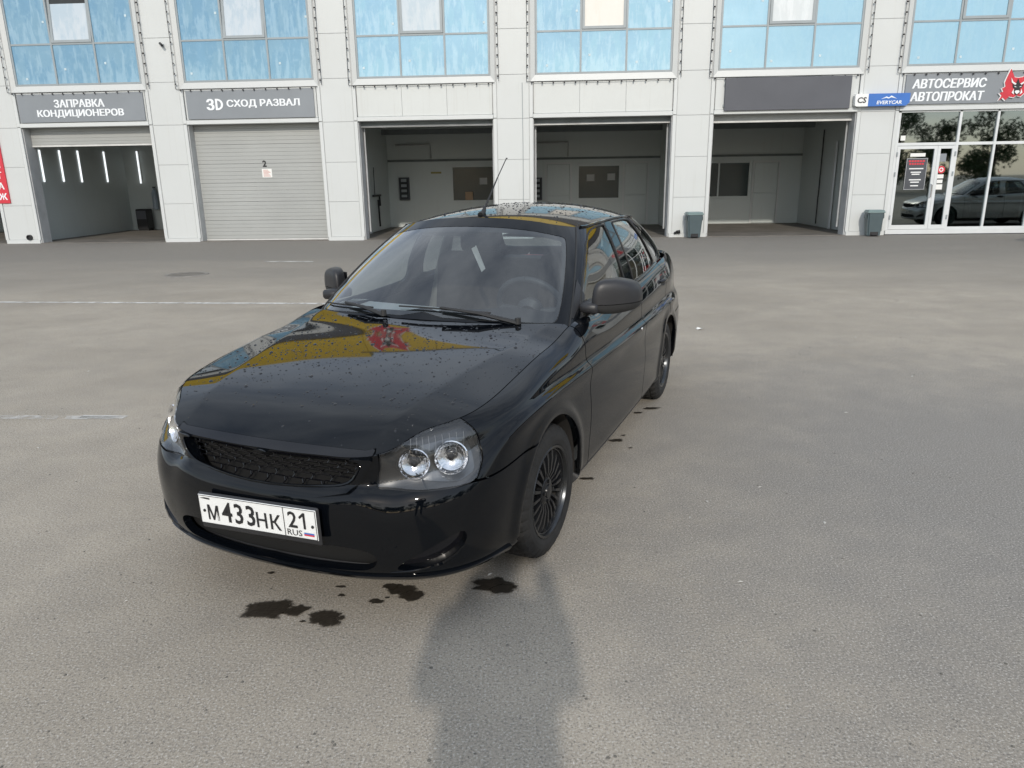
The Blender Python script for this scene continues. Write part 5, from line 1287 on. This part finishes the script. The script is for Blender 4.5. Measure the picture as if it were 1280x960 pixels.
# ================= behind the photographer: seen as shadow and reflections =================
def skinned(name, verts, edges, radii, mat, parent, sub=1, root=0):
    m = bpy.data.meshes.new(name); m.from_pydata(verts, edges, []); o = bpy.data.objects.new(name, m); COL.objects.link(o)
    sk = o.modifiers.new('skin', 'SKIN'); m.skin_vertices[0].data[root].use_root = True
    for k, r in enumerate(radii): m.skin_vertices[0].data[k].radius = r if isinstance(r, tuple) else (r, r)
    sb = o.modifiers.new('sub', 'SUBSURF'); sb.levels = sub; sb.render_levels = sub
    dg = bpy.context.evaluated_depsgraph_get(); mm = bpy.data.meshes.new_from_object(o.evaluated_get(dg))
    bpy.data.objects.remove(o); mm.name = name
    mm.materials.clear(); mm.materials.append(mat); mm.polygons.foreach_set('use_smooth', [True]*len(mm.polygons))
    o = bpy.data.objects.new(name, mm); COL.objects.link(o); o.parent = parent; return o
skinm = simple('skin_tone', (.50, .33, .25), .55, var=.06); jacket = simple('dark_jacket', (.03, .033, .04), .85, var=.15); jeans = simple('dark_jeans', (.035, .045, .07), .85, var=.15)
ph = thing('person', 'standing person in dark clothes photographing with a phone held level at eye height', 'person', (-.08, -.34, 0))
bv = [(0, 0, .96), (0, .0, 1.12), (0, -.01, 1.30), (0, .0, 1.45), (0, .03, 1.545),                 # 0-4 trunk, neck
      (.19, 0, 1.425), (.215, .08, 1.17), (.17, .29, 1.50), (-.19, 0, 1.425), (-.235, .08, 1.17), (-.08, .29, 1.50),
      (.10, 0, .90), (.115, .02, .50), (.125, -.02, .09), (.14, .13, .04), (-.10, 0, .90), (-.115, .02, .50), (-.125, -.02, .09), (-.14, .13, .04)]
be = [(0, 1), (1, 2), (2, 3), (3, 4), (3, 5), (5, 6), (6, 7), (3, 8), (8, 9), (9, 10), (0, 11), (11, 12), (12, 13), (13, 14), (0, 15), (15, 16), (16, 17), (17, 18)]
brd = [(.19, .13), (.195, .13), (.21, .14), (.13, .10), .055, .085, .068, .04, .085, .068, .04, .098, .066, .048, .042, .098, .066, .048, .042]
skinned('body', bv, be, brd, jacket, ph, 1)
skinned('head', [(0, .04, 1.53), (0, .05, 1.60), (0, .055, 1.68), (0, .045, 1.75)], [(0, 1), (1, 2), (2, 3)], [.052, (.068, .078), (.078, .095), (.055, .068)], skinm, ph, 2)
MB().tube([(0, .15, 1.655), (0, .172, 1.635), (0, .155, 1.628)], [.008, .014, .010], 8).build('nose', skinm, ph, smooth=70)
for e in (1, -1): MB().tube([(e*.079, .045, 1.69), (e*.088, .035, 1.67), (e*.080, .04, 1.635)], [.012, .016, .008], 6).build('ear', skinm, ph, smooth=70); MB().lathe([(.001, .004), (.008, .002), (.010, -.004)], 8, Matrix.Translation((e*.032, .138, 1.675))).build('eye', MAT['black'], ph)
MB().tube([(-.022, .143, 1.605), (0, .150, 1.603), (.022, .143, 1.605)], .005, 6).build('mouth', simple('lips', (.42, .2, .17), .5), ph, smooth=70)
skinned('hair', [(0, .02, 1.66), (0, .02, 1.73), (0, .055, 1.775)], [(0, 1), (1, 2)], [(.084, .075), (.084, .088), (.06, .075)], simple('dark_hair', (.03, .022, .018), .8), ph, 2)
for e in (1, -1):                                        # hands: palm, four fingers and a thumb round the phone ends
    sh_ = .045; hv = [(sh_+e*.125, .29, 1.50), (sh_+e*.105, .303, 1.545)]; he = [(0, 1)]; hr_ = [.032, (.034, .018)]
    for k in range(4):
        z = 1.545+.030-.018*k; b0 = len(hv); q = .90+.1*math.sin(k*1.3)
        hv += [(sh_+e*.096, .313, z), (sh_+e*.088, .331+.012*q, z+.002), (sh_+e*.070, .345, z+.002)]; he += [(1, b0), (b0, b0+1), (b0+1, b0+2)]; hr_ += [.010, .009, .008]
    b0 = len(hv); hv += [(sh_+e*.085, .292, 1.538), (sh_+e*.062, .298, 1.556)]; he += [(1, b0), (b0, b0+1)]; hr_ += [.012, .009]
    skinned('hand', hv, he, hr_, skinm, ph, 1)
pho = thing('phone', 'dark phone held level by the standing person', 'phone', (-.03, -.025, 1.574))
MB().box(-.08, .08, -.008, .0, -.038, .038, ch=.003).build('case', MAT['black'], pho); MB().box(-.074, .074, -.0092, -.0085, -.034, .034).build('screen', MAT['glossblk'], pho)

# trees standing across the yard
leafm, nt, b, o = new_mat('leaf_green'); oi = N(nt, 'ShaderNodeObjectInfo'); v = coords(nt)
nt.links.new(mixc(nt, noise(nt, v, 1.6, 3), (.028, .050, .018), (.075, .115, .038)), b.inputs['Base Color']); b.inputs['Roughness'].default_value = .65
bark = simple('bark', (.10, .08, .065), .9, var=.3, scale=6)
def tree_geo(seed, hgt, rad):
    rr = random.Random(seed); tr = MB(); lf = MB()
    tr.tube([(0, 0, 0), (.08, .05, hgt*.25), (-.05, .1, hgt*.5), (.1, 0, hgt*.8)], [.22, .17, .12, .04], 8)
    cl = []
    for k in range(15):
        a_ = rr.uniform(0, 6.28); r_ = rad*rr.uniform(.25, .95); z = hgt*rr.uniform(.16, .95); r_ *= math.sqrt(max(.08, 1-((z/hgt-.55)/.5)**2))
        c_ = Vector((r_*math.cos(a_), r_*math.sin(a_), z)); cl.append((c_, rad*rr.uniform(.28, .46)))
        tr.tube([(0, 0, hgt*rr.uniform(.22, .5)), c_*.6+Vector((0, 0, hgt*.18)), c_], [.07, .045, .015], 5)
    for c_, r_ in cl:
        for _ in range(170):
            d_ = Vector((rr.gauss(0, 1), rr.gauss(0, 1), rr.gauss(0, .8))).normalized()*r_*rr.random()**.45; p = c_+d_
            u_ = Vector((rr.gauss(0, 1), rr.gauss(0, 1), rr.gauss(0, 1))).normalized()*rr.uniform(.11, .22); w_ = u_.orthogonal().normalized()*rr.uniform(.06, .13)
            lf.add([p-u_, p+w_, p+u_, p-w_], [(0, 1, 2, 3)])
    return tr, lf
protos = []
for q, (hg, rd_) in enumerate(((7.5, 2.7), (9.0, 3.2), (6.0, 2.6))):
    tr, lf = tree_geo(60+q, hg, rd_); protos.append((tr, lf))
meshes = []
tn = ('broad bushy tree', 'tall loose tree', 'low round tree')
side = 0
for k in range(30):
    x = -50+k*3.6+random.uniform(-1, 1); y = -29+random.uniform(-4, 3); q = k % 3
    t = thing('yard_tree', f'{tn[q]} in the row of trees across the yard behind the photographer', 'tree', (x, y, 0), random.uniform(0, 6), group=f'{tn[q]}s across the yard')
    s = random.uniform(.8, 1.1); t.scale = (s, s, s)
    if k < 3: meshes.append((protos[q][0].build('trunk', bark, t, smooth=60), protos[q][1].build('crown', leafm, t)))
    else:
        for src in meshes[q]: c_ = src.copy(); COL.objects.link(c_); c_.parent = t
# two parked cars right of the view, mirrored in the office glass: copies of the car with other paint
def copy_tree(o, parent=None):
    c_ = o.copy(); COL.objects.link(c_)
    if parent is not None: c_.parent = parent
    for ch in list(o.children): copy_tree(ch, c_)
    return c_
def repaint(o, mat):
    for ch in o.children:
        if ch.type == 'MESH' and ch.data.materials and ch.data.materials[0] == MAT['paint']:
            ch.material_slots[0].link = 'OBJECT'; ch.material_slots[0].material = mat
        repaint(ch, mat)

MAT['silver'] = simple('silver_car_paint', (.42, .43, .44), .22, .7, var=.03); MAT['graphite'] = simple('graphite_car_paint', (.05, .055, .06), .12, .3, var=.05)
for nm, mt, u_, dist, lab in (('parked_car', 'silver', 13.1, 3.7, 'silver liftback parked by the right end of the building, mirrored in the entrance glass'), ('parked_car', 'graphite', 14.6, 6.4, 'graphite liftback parked beyond the silver car, mirrored in the office glass')):
    c_ = car.copy(); COL.objects.link(c_); c_.name = nm
    c_.matrix_world = bmat(u_, -dist, 0) @ Matrix.Rotation(math.pi, 4, 'Z')
    c_['label'] = lab; c_['category'] = 'car'; c_['group'] = 'parked cars mirrored in the office glass'
    for ch in list(car.children):
        if ch.name.split('.')[0] in ('number_plate', 'water_drops'): continue
        copy_tree(ch, c_)
    repaint(c_, MAT[mt])

# a low brick building at the right end of the yard, seen only in the side windows of the car
bk = thing('brick_building', 'long brown brick building with small windows at the right side of the yard', 'building', (36, 16, 0), R(-78))
m, nt, b, o = new_mat('brown_brick'); v = coords(nt)
br = N(nt, 'ShaderNodeTexBrick', Scale=1.0); br.inputs['Color1'].default_value = (.22, .10, .065, 1); br.inputs['Color2'].default_value = (.28, .14, .09, 1); br.inputs['Mortar'].default_value = (.30, .26, .22, 1)
br.inputs['Brick Width'].default_value = .5; br.inputs['Row Height'].default_value = .16; br.inputs['Mortar Size'].default_value = .012; nt.links.new(coords(nt, 'Object'), br.inputs['Vector']); nt.links.new(br.outputs['Color'], b.inputs['Base Color']); b.inputs['Roughness'].default_value = .85
MB().box(-14, 14, 0, 8, 0, 5.2).build('wall', m, bk); MB().box(-14.4, 14.4, -.4, 8.4, 5.21, 5.5, ch=.02).build('roof', MAT['band'], bk)
for k in range(7): w_ = MB().box(-12.5+k*3.9, -11.1+k*3.9, -.06, .04, 1.4, 3.0).build('window', MAT['trim'], bk); MB().box(-12.4+k*3.9, -11.2+k*3.9, -.08, -.065, 1.5, 2.9).build('pane', MAT['intglass'], w_)
